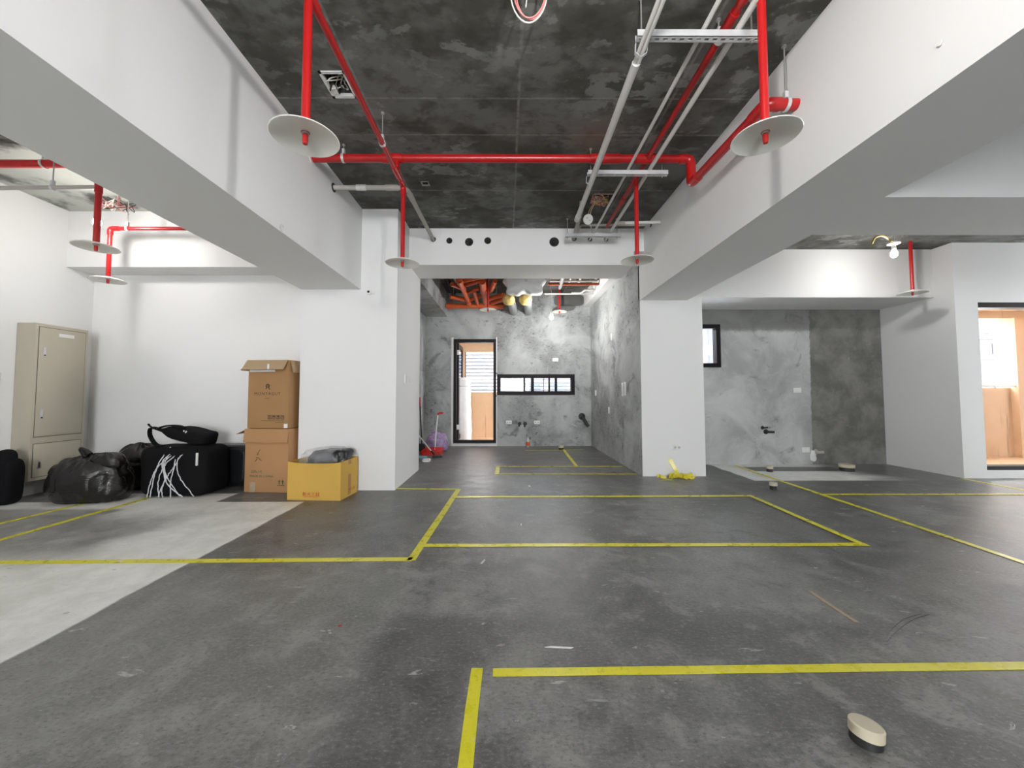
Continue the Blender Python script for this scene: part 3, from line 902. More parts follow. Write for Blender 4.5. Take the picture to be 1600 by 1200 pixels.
sprinkler(-0.345, 7.20, Zc, 2.765, 'sprinkler below the orange drain pipes in the kitchen', GS)

sp = thing('sprinkler_main', (0, 3.455, 3.33), 'red sprinkler main crossing the middle bay and turning along the beam', 'pipe')
R1 = .036
Y0 = 3.455
MB().tube([(XL - .02, Y0, 3.33), (1.66, Y0, 3.33)], R1, 20).build('main_pipe', 'red', sp)
MB().tube(bend([(1.60, Y0, 3.33), (1.71, Y0, 3.33), (1.71, Y0, 3.20)], .06), R1 + .006, 20).build('elbow', 'red', sp)
MB().tube([(1.71, Y0, 3.22), (1.71, Y0, 3.13)], R1, 20).build('drop_pipe', 'red', sp)
MB().tube(bend([(1.71, Y0, 3.20), (1.71, Y0, 3.095), (1.71, Y0 - .13, 3.09)], .06), R1 + .006, 20).build('elbow', 'red', sp)
MB().tube([(1.71, Y0 - .1, 3.092), (1.71, 2.56, 3.06)], R1, 20).build('side_pipe', 'red', sp)
MB().tube(bend([(1.71, 2.57, 3.06), (1.71, 2.44, 3.058), (1.80, 2.44, 3.058)], .07), R1 + .006, 20).build('elbow', 'red', sp)
MB().tube([(1.78, 2.44, 3.058), (XR + .02, 2.44, 3.058)], R1, 20).build('end_pipe', 'red', sp)
for (a, b) in (((-1.14, Y0, 3.33), (-.96, Y0, 3.33)), ((.78, Y0, 3.33), (1.05, Y0, 3.33)), ((1.2, Y0, 3.33), (1.38, Y0, 3.33))):
    sleeve(MB(), a, b, R1 + .007).build('coupling', 'red', sp)
MB().tube([(-1.01, Y0, 3.33), (-1.01, Y0, 3.2)], .028, 16).build('tee', 'red', sp)
clamp(sp, -1.50, Y0, 3.33, R1, Zc)
clamp(sp, 1.845, 2.44, 3.058, R1, Zc)
MB().lathe([(.06, 0), (.06, .006), (.038, .010), (.038, 0)], (XL, Y0, 3.33), 20, 'X').build('wall_collar', 'white', sp)

b1 = thing('sprinkler_branch', (-1.01, 2, 3.2), 'red branch pipe running away under the main on the left', 'pipe')
MB().tube([(-1.01, -3.0, 3.2), (-1.01, 3.66, 3.2)], .0215, 16).build('branch_pipe', 'red', b1)
sleeve(MB(), (-1.01, 1.80, 3.2), (-1.01, 1.96, 3.2), .028).build('tee', 'red', b1)
sleeve(MB(), (-1.01, 3.37, 3.2), (-1.01, 3.54, 3.2), .028).build('tee', 'red', b1)
MB().tube(bend([(-1.01, 3.60, 3.2), (-1.01, 3.69, 3.2), (-1.01, 3.69, 3.11)], .05), .027, 16).build('elbow', 'red', b1)
clamp(b1, -1.01, 3.05, 3.2, .0215, Zc, 'Y')
b2 = thing('sprinkler_branch', (1.31, 2, 3.33), 'red branch pipe running away between the white conduits on the right', 'pipe')
MB().tube([(1.31, -3.0, 3.33), (1.31, 4.25, 3.33)], .024, 16).build('branch_pipe', 'red', b2)
MB().tube([(1.31, 4.20, 3.33), (1.31, 4.90, 3.33)], .019, 16).build('branch_pipe', 'red', b2)
for yy in (1.957, 2.16, 3.455, 3.775, 4.22):
    sleeve(MB(), (1.31, yy - .07, 3.33), (1.31, yy + .07, 3.33), .031).build('coupling', 'red', b2)
MB().tube(bend([(1.31, 1.957, 3.33), (1.366, 1.957, 3.33), (1.366, 1.957, 3.27)], .03), .026, 14).build('elbow', 'red', b2)
clamp(b2, 1.31, 2.26, 3.33, .024, Zc, 'Y')
# left bay
b3 = thing('sprinkler_main', (-4.6, 3.55, 3.33), 'thick red pipe at the upper left edge beyond the beam', 'pipe')
MB().tube([(XW, 3.55, 3.33), (-2.52, 3.55, 3.33)], .036, 18).build('main_pipe', 'red', b3)
clamp(b3, -4.36, 3.55, 3.33, .036, Zc)
b4 = thing('sprinkler_branch', (-4.5, 3.44, 3.035), 'thin pipe on a hanger ending at the higher dish', 'pipe')
MB().tube(bend([(-3.695, 3.42, 2.98), (-3.695, 3.42, 3.035), (-3.695, 3.42, 3.07)], .02), .029, 16).build('tee', 'red', b4)
MB().tube([(XW, 3.46, 3.035), (-3.70, 3.42, 3.035)], .018, 14).build('branch_pipe', 'greypvc', b4)
clamp(b4, -4.13, 3.435, 3.035, .018, Zc)
b5 = thing('sprinkler_branch', (-4.5, 4.33, 3.05), 'bent red pipe in front of the lit beam above the cartons', 'pipe')
MB().tube(bend([(-4.525, 4.33, 2.98), (-4.525, 4.33, 3.052), (-4.43, 4.33, 3.052)], .05), .027, 16).build('elbow', 'red', b5)
MB().tube([(-4.45, 4.33, 3.052), (-2.53, 4.33, 3.052)], .0205, 16).build('branch_pipe', 'red', b5)
clamp(b5, -4.33, 4.33, 3.052, .0205, Zc)

# ================================================================== CONDUITS AND STRUTS
def strut(x0, x1, y, z, label, n):
    s = thing('strut_channel', ((x0 + x1) / 2, y, z), label, 'bracket', 'slotted steel struts under the slab')
    c = MB()
    hw, hh, t = .021, .024, .0025
    c.box(x0, x1, y - hw, y - hw + t, z, z + hh * 1.7).box(x0, x1, y + hw - t, y + hw, z, z + hh * 1.7)
    c.box(x0, x1, y - hw, y - .007, z, z + t).box(x0, x1, y + .007, y + hw, z, z + t)
    p = (x1 - x0) / n
    for k in range(n + 1):
        a = x0 + k * p - p * .24
        c.box(max(a, x0), min(a + p * .48, x1), y - .007, y + .007, z, z + t)
    c.build('channel', 'galv', s)
    for xx in (x0 + .03, x1 - .05):
        MB().tube([(xx, y, z - .02), (xx, y, Zc)], .005, 8).lathe([(.0001, -.01), (.014, -.01), (.014, 0)], (xx, y, Zc), 10).build('hanger_rod', 'rod', s)
        MB().lathe([(.0001, -.008), (.011, -.008), (.011, 0), (.0001, 0)], (xx, y, z), 6, smooth=False).build('nut', 'rod', s)
    return s


s1 = strut(.755, 1.475, 2.13, 3.205, 'near slotted steel strut behind the near right sprinkler', 15)
s2 = strut(.765, 1.515, 3.51, 3.205, 'slotted steel strut just below the red main', 15)
s3 = strut(.775, 1.505, 4.945, 3.215, 'far slotted steel strut in front of the kitchen lintel', 12)
c1 = thing('conduit', (1.145, 3, 3.265), 'thin white conduit left of the red branch pipe', 'conduit', 'white conduits under the slab')
MB().tube([(1.135, -3, 3.265), (1.150, 4.6, 3.265), (1.167, Ylin + .1, 3.307)], .0135, 12).build('tube', 'conduit', c1)
c2_ = thing('conduit', (1.34, 3, 3.265), 'white conduit right of the red branch pipe with a side arm', 'conduit', 'white conduits under the slab')
MB().tube([(1.322, -3, 3.265), (1.356, 4.62, 3.265), (1.390, Ylin + .1, 3.307)], .018, 12).build('tube', 'conduit', c2_)
MB().tube([(1.36, 4.66, 3.272), (1.47, 4.66, 3.275)], .022, 12).build('tee', 'greypvc', c2_)
MB().tube([(1.45, 4.66, 3.275), (XR, 4.66, 3.285)], .018, 12).build('side_arm', 'conduit', c2_)
c0 = thing('conduit', (.80, 3, 3.17), 'thick pale conduit strapped under the struts, stopping short of the lintel', 'conduit', 'white conduits under the slab')
MB().tube([(.795, 2.25, 3.172), (.818, 4.30, 3.172)], .026, 16).build('tube', 'conduit', c0)
MB().tube([(.775, -3, 3.172), (.785, 2.27, 3.172)], .013, 12).build('tube', 'conduit', c0)
MB().tube([(.803, -3, 3.172), (.808, 2.27, 3.172)], .013, 12).build('tube', 'conduit', c0)
sleeve(MB(), (.818, 4.27, 3.172), (.82, 4.36, 3.172), .031).build('end_coupling', 'conduit', c0)
for yy in (2.13, 3.51):
    MB().strip([(.76, yy + .03, 3.21), (.762, yy + .045, 3.16), (.795, yy + .05, 3.138), (.828, yy + .045, 3.16), (.83, yy + .03, 3.21)], (0, 1, 0), .02, .003).build('strap', 'galv', c0)
g0 = thing('drain_pipe', (.92, 4.9, 3.3), 'short grey pipe bending from the slab into the lintel', 'pipe')
MB().tube(bend([(.905, 4.50, Zc), (.905, 4.50, 3.37), (.945, Ylin + .1, 3.316)], .07), .026, 16).build('pipe', 'greypvc', g0)
sleeve(MB(), (.93, 4.92, 3.338), (.944, 5.14, 3.322), .031).build('coupling', 'greypvc', g0)
g1 = thing('drain_pipe', (1.4, 4.86, 3.33), 'thin grey pipe crossing the conduits into the right-hand beam', 'pipe')
MB().tube(bend([(.965, 5.06, 3.37), (.99, 4.97, 3.385), (XR, 4.97, 3.39)], .04), .015, 12).build('pipe', 'greypvc', g1)
MB().lathe([(.0001, -.012), (.03, -.012), (.03, 0)], (XR, 4.97, 3.39), 16, 'X').build('flange', 'stub', g1)
MB().lathe([(.0001, -.008), (.024, -.008), (.024, 0)], (XR, 4.66, 3.285), 16, 'X').build('flange', 'rod', c2_)
g2 = thing('drain_pipe', (-1.3, 3.9, 3.29), 'grey elbowed pipe from the left-hand beam into the lintel', 'pipe')
MB().tube(bend([(XL - .02, 3.895, 3.295), (-1.035, 3.895, 3.295), (-1.011, Ylin + .15, 3.305)], .09), .025, 16).build('pipe', 'greypvc', g2)
sleeve(MB(), (-1.25, 3.895, 3.295), (-1.12, 3.895, 3.295), .030).build('coupling', 'greypvc', g2)
sleeve(MB(), (-1.033, 4.02, 3.296), (-1.030, 4.16, 3.297), .030).build('coupling', 'greypvc', g2)
sleeve(MB(), (-1.55, 3.895, 3.295), (-1.45, 3.895, 3.295), .029).build('coupling', 'conduit', g2)
MB().lathe([(.045, 0), (.045, .008), (.026, .008)], (XL, 3.895, 3.295), 18, 'X').build('flange', 'stub', g2)


# ------------------------------------------------------------------ ceiling openings and wires
def tangle(cx, cy, cz, r, n, mats, parent, name='wire', th=.004):
    for k in range(n):
        pts = []
        for q in range(6):
            pts.append((cx + random.uniform(-r, r), cy + random.uniform(-r, r), cz + random.uniform(-.08, .06)))
        MB().tube(spline(pts, 6), th, 6).build(name, mats[k % len(mats)], parent)


o1 = thing('ceiling_box', (-1.25, 2.77, Zc), 'square opening with a broken white rim in the slab beside the red branch', 'junction box')
rim = MB()
rim.box(-1.345, -1.325, 2.645, 2.895, Zc - .006, Zc + .02).box(-1.175, -1.155, 2.645, 2.895, Zc - .006, Zc + .02).box(-1.345, -1.155, 2.645, 2.668, Zc - .006, Zc + .02).box(-1.345, -1.155, 2.872, 2.895, Zc - .006, Zc + .02)
rim.build('rim', 'white', o1)
MB().box(-1.335, -1.165, 2.655, 2.885, Zc + .10, Zc + .12).build('box_bottom', 'dark', o1)
tangle(-1.25, 2.77, Zc + .03, .07, 4, ['wireblack', 'wirewhite'], o1)
MB().bbox(-1.34, -1.28, 2.80, 2.87, Zc - .004, Zc + .03, .01).build('plaster_lump', 'dish', o1)
o2 = thing('ceiling_box', (-.885, 4.11, Zc), 'tiny square opening in the slab near the lintel', 'junction box')
MB().box(-.93, -.918, 4.065, 4.155, Zc - .004, Zc + .01).box(-.852, -.84, 4.065, 4.155, Zc - .004, Zc + .01).box(-.93, -.84, 4.065, 4.077, Zc - .004, Zc + .01).box(-.93, -.84, 4.143, 4.155, Zc - .004, Zc + .01).build('rim', 'greypvc', o2)
MB().box(-.925, -.845, 4.07, 4.15, Zc + .08, Zc + .10).build('box_bottom', 'dark', o2)
o3 = thing('ceiling_box', (1.13, 4.42, Zc), 'opening in the slab stuffed with tangled red and white wires', 'junction box')
MB().box(1.015, 1.245, 4.315, 4.33, Zc - .005, Zc + .02).box(1.015, 1.245, 4.51, 4.525, Zc - .005, Zc + .02).build('rim', 'greypvc', o3)
MB().box(1.02, 1.24, 4.32, 4.52, Zc + .10, Zc + .12).build('box_bottom', 'dark', o3)
tangle(1.10, 4.42, Zc - .01, .11, 12, ['wirered', 'wirewhite', 'wireblack', 'wirered', 'wireyellow'], o3)
o4 = thing('wire_coil', (.12, 2.1, Zc), 'loops of pink and white wire hanging from the slab at the top edge', 'wire')
for (rx, rz, mt, dx) in ((.098, .255, 'wirewhite', 0), (.086, .222, 'wirered', .005), (.082, .222, 'wirered', .014)):
    pts = [(.125 + dx + rx * math.sin(a), 2.02 + .015 * math.cos(2 * a) + dx, Zc - rz * .5 + rz * .5 * math.cos(a)) for a in [2 * math.pi * k / 28 for k in range(28)]]
    MB().tube(pts, .0042, 8, closed=True).build('wire', mt, o4)
MB().tube(spline([(.09, 2.05, Zc), (.115, 2.04, Zc - .08), (.11, 2.04, Zc - .16)], 6), .0042, 8).build('wire', 'wirewhite', o4)
o5 = thing('ceiling_rose', (.975, 4.93, 3.33), 'white round plate dangling on wires by the lintel', 'detector base')
MB().lathe([(.0001, -.006), (.050, -.006), (.060, 0), (.060, .010), (.050, .018), (.0001, .018)], (0, 0, 0), 28, mtx=Matrix.Translation((1.005, 4.62, 3.30)) @ Matrix.Rotation(math.radians(112), 4, 'X')).build('plate', 'plate', o5)
MB().tube(spline([(1.005, 4.63, 3.31), (1.01, 4.60, 3.38), (1.04, 4.52, 3.43), (1.08, 4.48, Zc)], 6), .005, 8).build('wire', 'wireyellow', o5)
MB().tube(spline([(1.02, 4.63, 3.31), (1.035, 4.60, 3.38), (1.05, 4.52, 3.42), (1.09, 4.47, Zc)], 6), .005, 8).build('wire', 'wirewhite', o5)
MB().tube(spline([(1.01, 4.66, 3.28), (1.06, 4.72, 3.26), (1.12, 4.90, 3.25)], 6), .005, 8).build('wire', 'wirewhite', o5)
MB().tube([(.975, 4.58, 3.298), (.998, 4.59, 3.305)], .004, 8).tube([(1.012, 4.59, 3.275), (1.03, 4.592, 3.272)], .004, 8).build('contact', 'rod', o5)
o6 = thing('wire_tangle', (-4.55, 4.45, Zc), 'tangled wires at the slab behind the left beam', 'wire')
tangle(-4.55, 4.45, Zc - .07, .13, 8, ['wirered', 'wirewhite', 'wireblack'], o6)

# ================================================================== KITCHEN SERVICES
od = thing('orange_drain_pipes', (-.9, 7.5, 3.15), 'network of orange drain pipes under the kitchen slab', 'pipe')
P = lambda x, y, z: Vector((x, y, z))
for (pts, r) in (
        ([(-.82, 6.70, 3.14), (-.81, 8.30, 3.14)], .045), ([(-.80, 6.85, 3.2), (-.28, 6.55, 3.22)], .040), ([(-.80, 7.15, 3.2), (-.42, 6.85, 3.22)], .038),
        ([(-.80, 7.60, 3.17), (-.52, 7.30, 3.2)], .035), ([(-.80, 8.05, 3.15), (-.42, 7.70, 3.18)], .038), ([(-1.32, 8.38, 3.10), (-.05, 8.38, 3.10)], .055),
        ([(-.43, 6.80, 3.18), (-.44, 8.20, 3.12)], .062), ([(-.36, 7.85, 3.12), (-.06, 7.58, 3.14)], .045), ([(-.82, 6.62, 3.14), (-.82, 6.62, 3.42)], .045),
        ([(-.43, 6.72, 3.20), (-.43, 6.72, 3.44)], .05),
        ([(-1.0, 6.95, 3.17), (-.80, 7.30, 3.17)], .04), ([(-.62, 7.35, 3.15), (-.62, 8.38, 3.12)], .038), ([(-.45, 7.55, 3.13), (-.28, 7.30, 3.16), (-.20, 6.90, 3.22)], .04), ([(-.30, 8.1, 3.10), (-.02, 7.75, 3.11)], .045), ([(-1.15, 7.8, 3.16), (-.82, 8.0, 3.14)], .045)):
    MB().tube([P(*q) for q in pts], r, 16).build('drain_pipe', 'orange', od)
for (a, b, r) in (((-.82, 6.62, 3.14), (-.82, 6.80, 3.14), .056), ((-.81, 8.10, 3.14), (-.81, 8.36, 3.13), .055), ((-.43, 7.25, 3.16), (-.43, 7.42, 3.15), .072),
                  ((-1.30, 8.38, 3.10), (-1.15, 8.38, 3.10), .064), ((-.62, 8.38, 3.10), (-.40, 8.38, 3.10), .064), ((-.2, 8.38, 3.10), (-.05, 8.38, 3.10), .064)):
    sleeve(MB(), a, b, r).build('coupling', 'orange', od)
for q in ((-1.05, 7.6), (-.62, 7.9), (-.2, 7.7), (-1.12, 8.1)):
    MB().tube([(q[0], q[1], 3.2), (q[0], q[1], Zc)], .006, 8).build('hanger_rod', 'rod', od)
wd = thing('wrapped_fan_unit', (.35, 6.9, 3.2), 'duct unit bundled in milky plastic under the kitchen slab', 'duct')


def bagfold(p):
    a = math.atan2(p.z, p.x)
    k = 1 + .10 * math.sin(9 * a) * (abs(p.x) / .38) + .06 * mnoise.noise(p * 9)
    pinch = 1 - .28 * math.exp(-(p.x / .10) ** 2)
    return Vector((p.x * k, p.y * k, p.z * k * pinch))


MB().superell((.33, 6.85, 3.14), (.36, .22, .225), .8, 64, 30, bagfold).build('plastic_cover', 'bagfilm', wd)
MB().superell((.33, 6.90, 3.20), (.26, .16, .13), .5).build('housing', 'duct', wd)
MB().tube(spline([(.35, 6.64, 3.13), (.37, 6.60, 3.26), (.33, 6.62, 3.46)], 6), .02, 10).build('knot', 'bagfilm', wd)
for (x, lab) in ((.05, 'yellow wrapped duct mouth under the plastic bundle, left one'), (.38, 'yellow wrapped duct mouth under the plastic bundle, right one')):
    dt = thing('duct_mouth', (x, 7.6, 3.07), lab, 'duct', 'yellow wrapped duct mouths')
    MB().superell((x, 7.45, 3.01), (.125, .22, .10), .9, 40, 20, lambda p: p * (1 + .05 * mnoise.noise(p * 25))).build('wrap', 'foam', dt)
    MB().tube([(x + .05, 7.60, 3.02), (x + .12, Yk, 3.03)], .085, 18).build('duct', 'duct', dt)
hk = MB()
for (x, z, r) in ((.468, 3.19, .026), (.466, 3.12, .036)):
    MB().lathe([(.0001, -.004), (r, -.004), (r, .002)], (x, Yk, z), 20, 'Y').build('pipe_hole', 'dark', kback)
MB().superell((1.43, Yk + .04, 3.30), (.38, .05, .15), .45).build('bare_patch', 'concrete', kback)
ct = thing('cable_rack', (1.2, 7.3, 3.2), 'rust red rack with pipes beneath the kitchen slab on the right', 'rack')
MB().box(.80, 1.76, 7.20, 7.26, 3.235, 3.275).build('beam_rail', 'rusty', ct)
MB().box(.80, 1.76, 6.90, 6.94, 3.27, 3.30).build('beam_rail', 'rusty', ct)
MB().box(.82, 1.70, 7.05, 7.08, 3.25, 3.275).build('white_rail', 'conduit', ct)
MB().box(.78, 1.76, 7.69, 7.72, 3.18, 3.20).build('white_rail', 'conduit', ct)
MB().box(1.35, 1.765, 6.55, 6.57, 3.34, 3.36).box(1.35, 1.765, 7.28, 7.30, 3.34, 3.36).box(1.745, 1.765, 6.55, 7.3, 3.34, 3.36).build('dark_bracket', 'frame', ct)
for (x, z, r, mm) in ((1.02, 3.24, .035, 'duct'), (1.19, 3.30, .016, 'conduit'), (1.38, 3.31, .020, 'conduit')):
    MB().tube([(x - .06, 5.6, z + .03), (x + .04, 7.5, z + .02)], r, 14).build('pipe', mm, ct)
MB().tube(bend([(1.30, 7.55, 3.17), (1.50, 7.55, 3.17), (1.56, 7.5, 3.22), (1.76, 7.5, 3.22)], .04), .02, 12).build('pipe', 'conduit', ct)
for x in (.9, 1.6):
    MB().tube([(x, 7.23, 3.25), (x, 7.23, Zc)], .006, 8).build('hanger_rod', 'rod', ct)
for (x, yb, lab) in ((-1.16, 6.3, 'dark metal duct beside the grey beam under the kitchen slab'),):
    dd = thing('metal_duct', (x, yb, 3.3), lab, 'duct')
    MB().tube([(x, 5.7, 3.40), (x, 8.4, 3.40)], .045, 16).build('duct', 'frame', dd)
    MB().tube([(x + .12, 5.7, 3.41), (x + .16, 7.6, 3.41)], .025, 12).build('conduit', 'greypvc', dd)


# ================================================================== WALL PLATES
def plate(loc, nrm, w, h, label, cat='socket', kindp='socket', group='white wall plates'):
    """nrm: '-Y' (on a wall facing the viewer), '-X' or '+X'"""
    p = thing('wall_plate', loc, label, cat, group)
    rz = {'-Y': 0, '-X': -math.pi / 2, '+X': math.pi / 2}[nrm]
    mt = T(*loc, rz)
    MB().bbox(-w / 2, w / 2, -.010, 0, -h / 2, h / 2, .003, mt).build('plate', 'plate', p)
    if kindp == 'socket':
        for s in (-1, 1):
            q = MB().bbox(s * w * .22 - w * .15, s * w * .22 + w * .15, -.0125, -.009, -h * .26, h * .26, .001, mt).build('socket_insert', 'plate2', p)
            MB().box(s * w * .22 - .008, s * w * .22 - .004, -.0132, -.012, -.008, .010, mt).box(s * w * .22 + .004, s * w * .22 + .008, -.0132, -.012, -.008, .010, mt).build('slot', 'stub', q)
    elif kindp == 'switch':
        MB().bbox(-w * .24, w * .24, -.016, -.009, -h * .34, h * .34, .002, mt).build('rocker', 'plate2', p)
    else:
        MB().bbox(-w * .30, w * .30, -.0115, -.009, -h * .30, h * .30, .001, mt).build('blank_insert', 'plate', p)
    return p


plate((2.407, YR, .405), '-Y', .125, .075, 'white socket low on the white pillar above the yellow film')
plate((1.113, Yk, 1.939), '-Y', .13, .078, 'white plate high on the kitchen wall above the strip window', kindp='blank')
plate((.057, Yk, .530), '-Y', .13, .078, 'left socket of two low on the kitchen wall', kindp='socket')
plate((.688, Yk, .529), '-Y', .13, .078, 'right socket of two low on the kitchen wall', kindp='socket')
plate((XR, 6.909, 2.199), '-X', .075, .12, 'white plate high on the kitchen side wall', kindp='blank')
plate((XR, 8.202, 1.185), '-X', .075, .12, 'white plate on the kitchen side wall nearest the corner', kindp='blank')
plate((XR, 7.146, .859), '-X', .075, .12, 'lowest white plate on the kitchen side wall', kindp='blank')
plate((XR, 6.30, 1.235), '-X', .075, .22, 'rear one of the paired tall switches on the kitchen side wall', 'switch', 'switch')
plate((XR, 6.17, 1.245), '-X', .075, .22, 'front one of the paired tall switches on the kitchen side wall', 'switch', 'switch')
plate((4.829, YN, 1.217), '-Y', .13, .085, 'white socket at mid height on the two-tone wall', kindp='blank')
plate((4.933, YN, .237), '-Y', .13, .085, 'white socket low on the two-tone wall', kindp='blank')
plate((XLc, 5.09, 1.36), '+X', .07, .12, 'front one of the paired switches on the wide pillar side', 'switch', 'switch')
plate((XLc, 5.27, 1.36), '+X', .09, .12, 'rear one of the paired switches on the wide pillar side', 'switch', 'switch')
plate((XW, 4.17, 1.35), '+X', .075, .13, 'grey switch on the side wall left of the cabinet', 'switch', 'switch')


def stub(loc, d, label, r=.014, ln=.06, mat='stub', nrm='-Y'):
    s = thing('pipe_stub', loc, label, 'pipe stub')
    x, y, z = loc
    MB().tube([(x, y + .01, z), (x, y - ln * .6, z), (x + d[0], y - ln, z + d[1])], r, 12).build('pipe', mat, s)
    MB().lathe([(.0001, -.006), (r * 1.9, -.006), (r * 2.2, 0), (r * 2.2, .004)], (x, y, z), 16, 'Y').build('ring', mat, s)
    return s


stub((.30, Yk, .50), (-.02, -.06), 'left dark pipe stub low on the kitchen wall', .018, .05)
stub((.42, Yk, .50), (-.01, -.07), 'right dark pipe stub low on the kitchen wall', .020, .05)
stub((1.70, Yk, .66), (.13, -.22), 'dark bent drain pipe in the corner of the kitchen', .035, .07)
stub((4.235, YN, .60), (.05, .01), 'upper left pipe stub on the two-tone wall', .014, .06)
stub((4.35, YN, .605), (.06, .02), 'upper right pipe stub on the two-tone wall', .012, .06, 'rod')
stub((4.29, YN, .535), (.09, 0), 'lower dark pipe stub on the two-tone wall', .019, .07)
stub((5.10, YN, .20), (.07, .01), 'pale plastered pipe stub low on the dark render', .022, .08, 'greypvc')
pc = thing('plaster_patch', (5.08, YN, .14), 'lump of pale plaster below the low pipe stub', 'plaster')
MB().superell((5.06, YN, .13), (.05, .03, .09), .9, 20, 12, lambda p: p * (1 + .4 * mnoise.noise(p * 30))).build('lump', 'white', pc)
sc = thing('security_camera', (-1.687, YL, 2.41), 'small white camera with a black lens on the wide pillar', 'camera')
MB().lathe([(.0001, -.03), (.026, -.03), (.034, -.022), (.034, 0)], (-1.687, YL, 2.41), 20, 'Y').build('housing', 'plate', sc)
MB().lathe([(.0001, -.034), (.015, -.034), (.015, -.028)], (-1.687, YL, 2.412), 18, 'Y').build('lens', 'stub', sc)
MB().superell((-1.655, YL, 2.402), (.03, .012, .02), .8, 18, 10).build('bracket', 'plate', sc)
nl = thing('wall_anchor', (XR, 1.62, 2.686), 'white plastic anchor sticking out of the right-hand beam', 'anchor')
MB().tube([(XR + .01, 1.62, 2.686), (XR - .012, 1.613, 2.692)], .006, 8).lathe([(.0001, -.014), (.012, -.014), (.012, -.008)], (XR, 1.613, 2.692), 12, 'X').build('plug', 'plate', nl)
ck = thing('cable_clip', (XL, 3.0, 2.468), 'small clear clip on the lower edge of the left-hand beam', 'clip')
MB().tube([(XL + .012, 3.0 + .025 * math.cos(a), 2.475 + .025 * math.sin(a)) for a in [math.radians(30 + 24 * k) for k in range(11)]], .004, 8).build('loop', 'conduit', ck)

# ================================================================== FLOOR TAPE
TZ = .0016


def tape(pts, w, label, mat='tape', th=.0016, z=TZ):
    """one strip of tape lying flat along pts"""
    q = []
    P3 = [Vector((x, y, z)) for x, y in pts]
    for i in range(len(P3) - 1):
        n = max(2, int((P3[i + 1] - P3[i]).length / .25))
        for k in range(n):
            q.append(P3[i].lerp(P3[i + 1], k / n))
    q.append(P3[-1])
    d = (P3[-1] - P3[0]).normalized()
    side = Vector((-d.y, d.x, 0))
    q = [p + side * random.uniform(-.003, .003) for p in q]
    return MB().strip(q, side, w, th).build('floor_tape', mat, label=label, cat='tape', group='yellow tape lines marking the floor plan' if mat == 'tape' else None)


tape([(-.056, 1.646), (2.35, 1.670)], .046, 'widest yellow tape crossing the foreground')
tape([(-.122, 1.668), (-.130, 1.25), (-.14, .3)], .048, 'yellow tape running from the foreground corner toward the viewer')
tape([(-3.9, 2.702), (-.66, 2.744)], .058, 'yellow tape crossing from the left edge to the corner')
tape([(-.660, 2.725), (-.583, 4.72)], .060, 'yellow tape rising from the corner toward the kitchen')
tape([(-1.36, 4.775), (-.56, 4.722)], .05, 'short yellow tape starting at the foot of the wide pillar')
tape([(-.655, 2.985), (2.735, 2.985)], .058, 'yellow tape along the front of the middle rectangle', z=TZ * 2)
tape([(-.585, 4.37), (2.79, 4.395)], .062, 'yellow tape along the back of the middle rectangle', z=TZ * 2)
tape([(2.765, 4.42), (2.725, 2.95)], .055, 'yellow tape along the right side of the middle rectangle', z=TZ * 3)
tape([(-.135, 6.25), (-.135, 5.60)], .06, 'white worn tape closing the left end of the kitchen rectangle', z=TZ)
tape([(-.16, 6.205), (1.85, 6.190)], .05, 'yellow tape along the back of the kitchen rectangle', z=TZ * 2)
tape([(-.16, 5.615), (1.88, 5.595)], .05, 'yellow tape along the front of the kitchen rectangle', z=TZ * 2)
tape([(1.195, 8.14), (1.125, 6.22)], .055, 'yellow tape from the kitchen wall to the kitchen rectangle', z=TZ * 3)
tape([(.38, 7.97), (1.60, 8.05)], .035, 'faint yellow tape close to the kitchen wall', z=TZ)
tape([(3.70, 6.25), (3.58, 3.565), (3.47, 1.6)], .055, 'long yellow tape from the two-tone wall to the right edge', z=TZ * 2)
tape([(3.60, 4.445), (6.8, 4.42)], .05, 'yellow tape crossing to the right edge', z=TZ * 3)
tape([(6.22, 5.27), (6.205, 4.2)], .05, 'short yellow tape at the foot of the white pier')
tape([(-4.56, 3.2), (-4.48, 4.15)], .05, 'outer yellow tape in front of the bin liner at left')
tape([(-4.025, 2.76), (-4.0, 4.36)], .055, 'inner yellow tape in front of the strapped black bag')
tape([(1.772, 2.29), (1.769, 1.985)], .022, 'strip of brown paper tape on the open floor', 'papertape')


for pts in [[(1.743, 1.822), (1.875, 1.917), (2.031, 2.007), (2.178, 2.058)], [(1.77, 1.831), (1.926, 1.927), (2.083, 2.007), (2.212, 2.052)]]:
    MB().strip(spline([(x, y, .0008) for x, y in pts], 6), (.8, .6, 0), .014, .0006).build('scuff_mark', 'scuff', floor)


def scrap(x, y, w, d, rz, label, mat='white'):
    pts = [Matrix.Rotation(rz, 2) @ Vector(q) for q in ((-w / 2, -d / 2), (w * .4, -d / 2), (w / 2, d * .3), (-w * .3, d / 2))]
    MB().poly([(x + p.x, y + p.y) for p in pts], .0005, .003).build('paper_scrap', mat, label=label, cat='scrap', group='scraps lying on the floor')


scrap(-.16, 2.70, .015, .08, -.3, 'pale scrap on the floor below the middle rectangle', 'wirewhite')
scrap(.29, 4.88, .03, .10, .1, 'pale scrap on the floor before the kitchen', 'plate2')
scrap(.24, 1.80, .13, .010, -.08, 'long white sliver on the foreground floor')
scrap(-.83, 1.97, .018, .012, .3, 'tiny red scrap on the foreground floor', 'redink')
scrap(.13, 3.45, .012, .07, .05, 'small white sliver inside the middle rectangle')

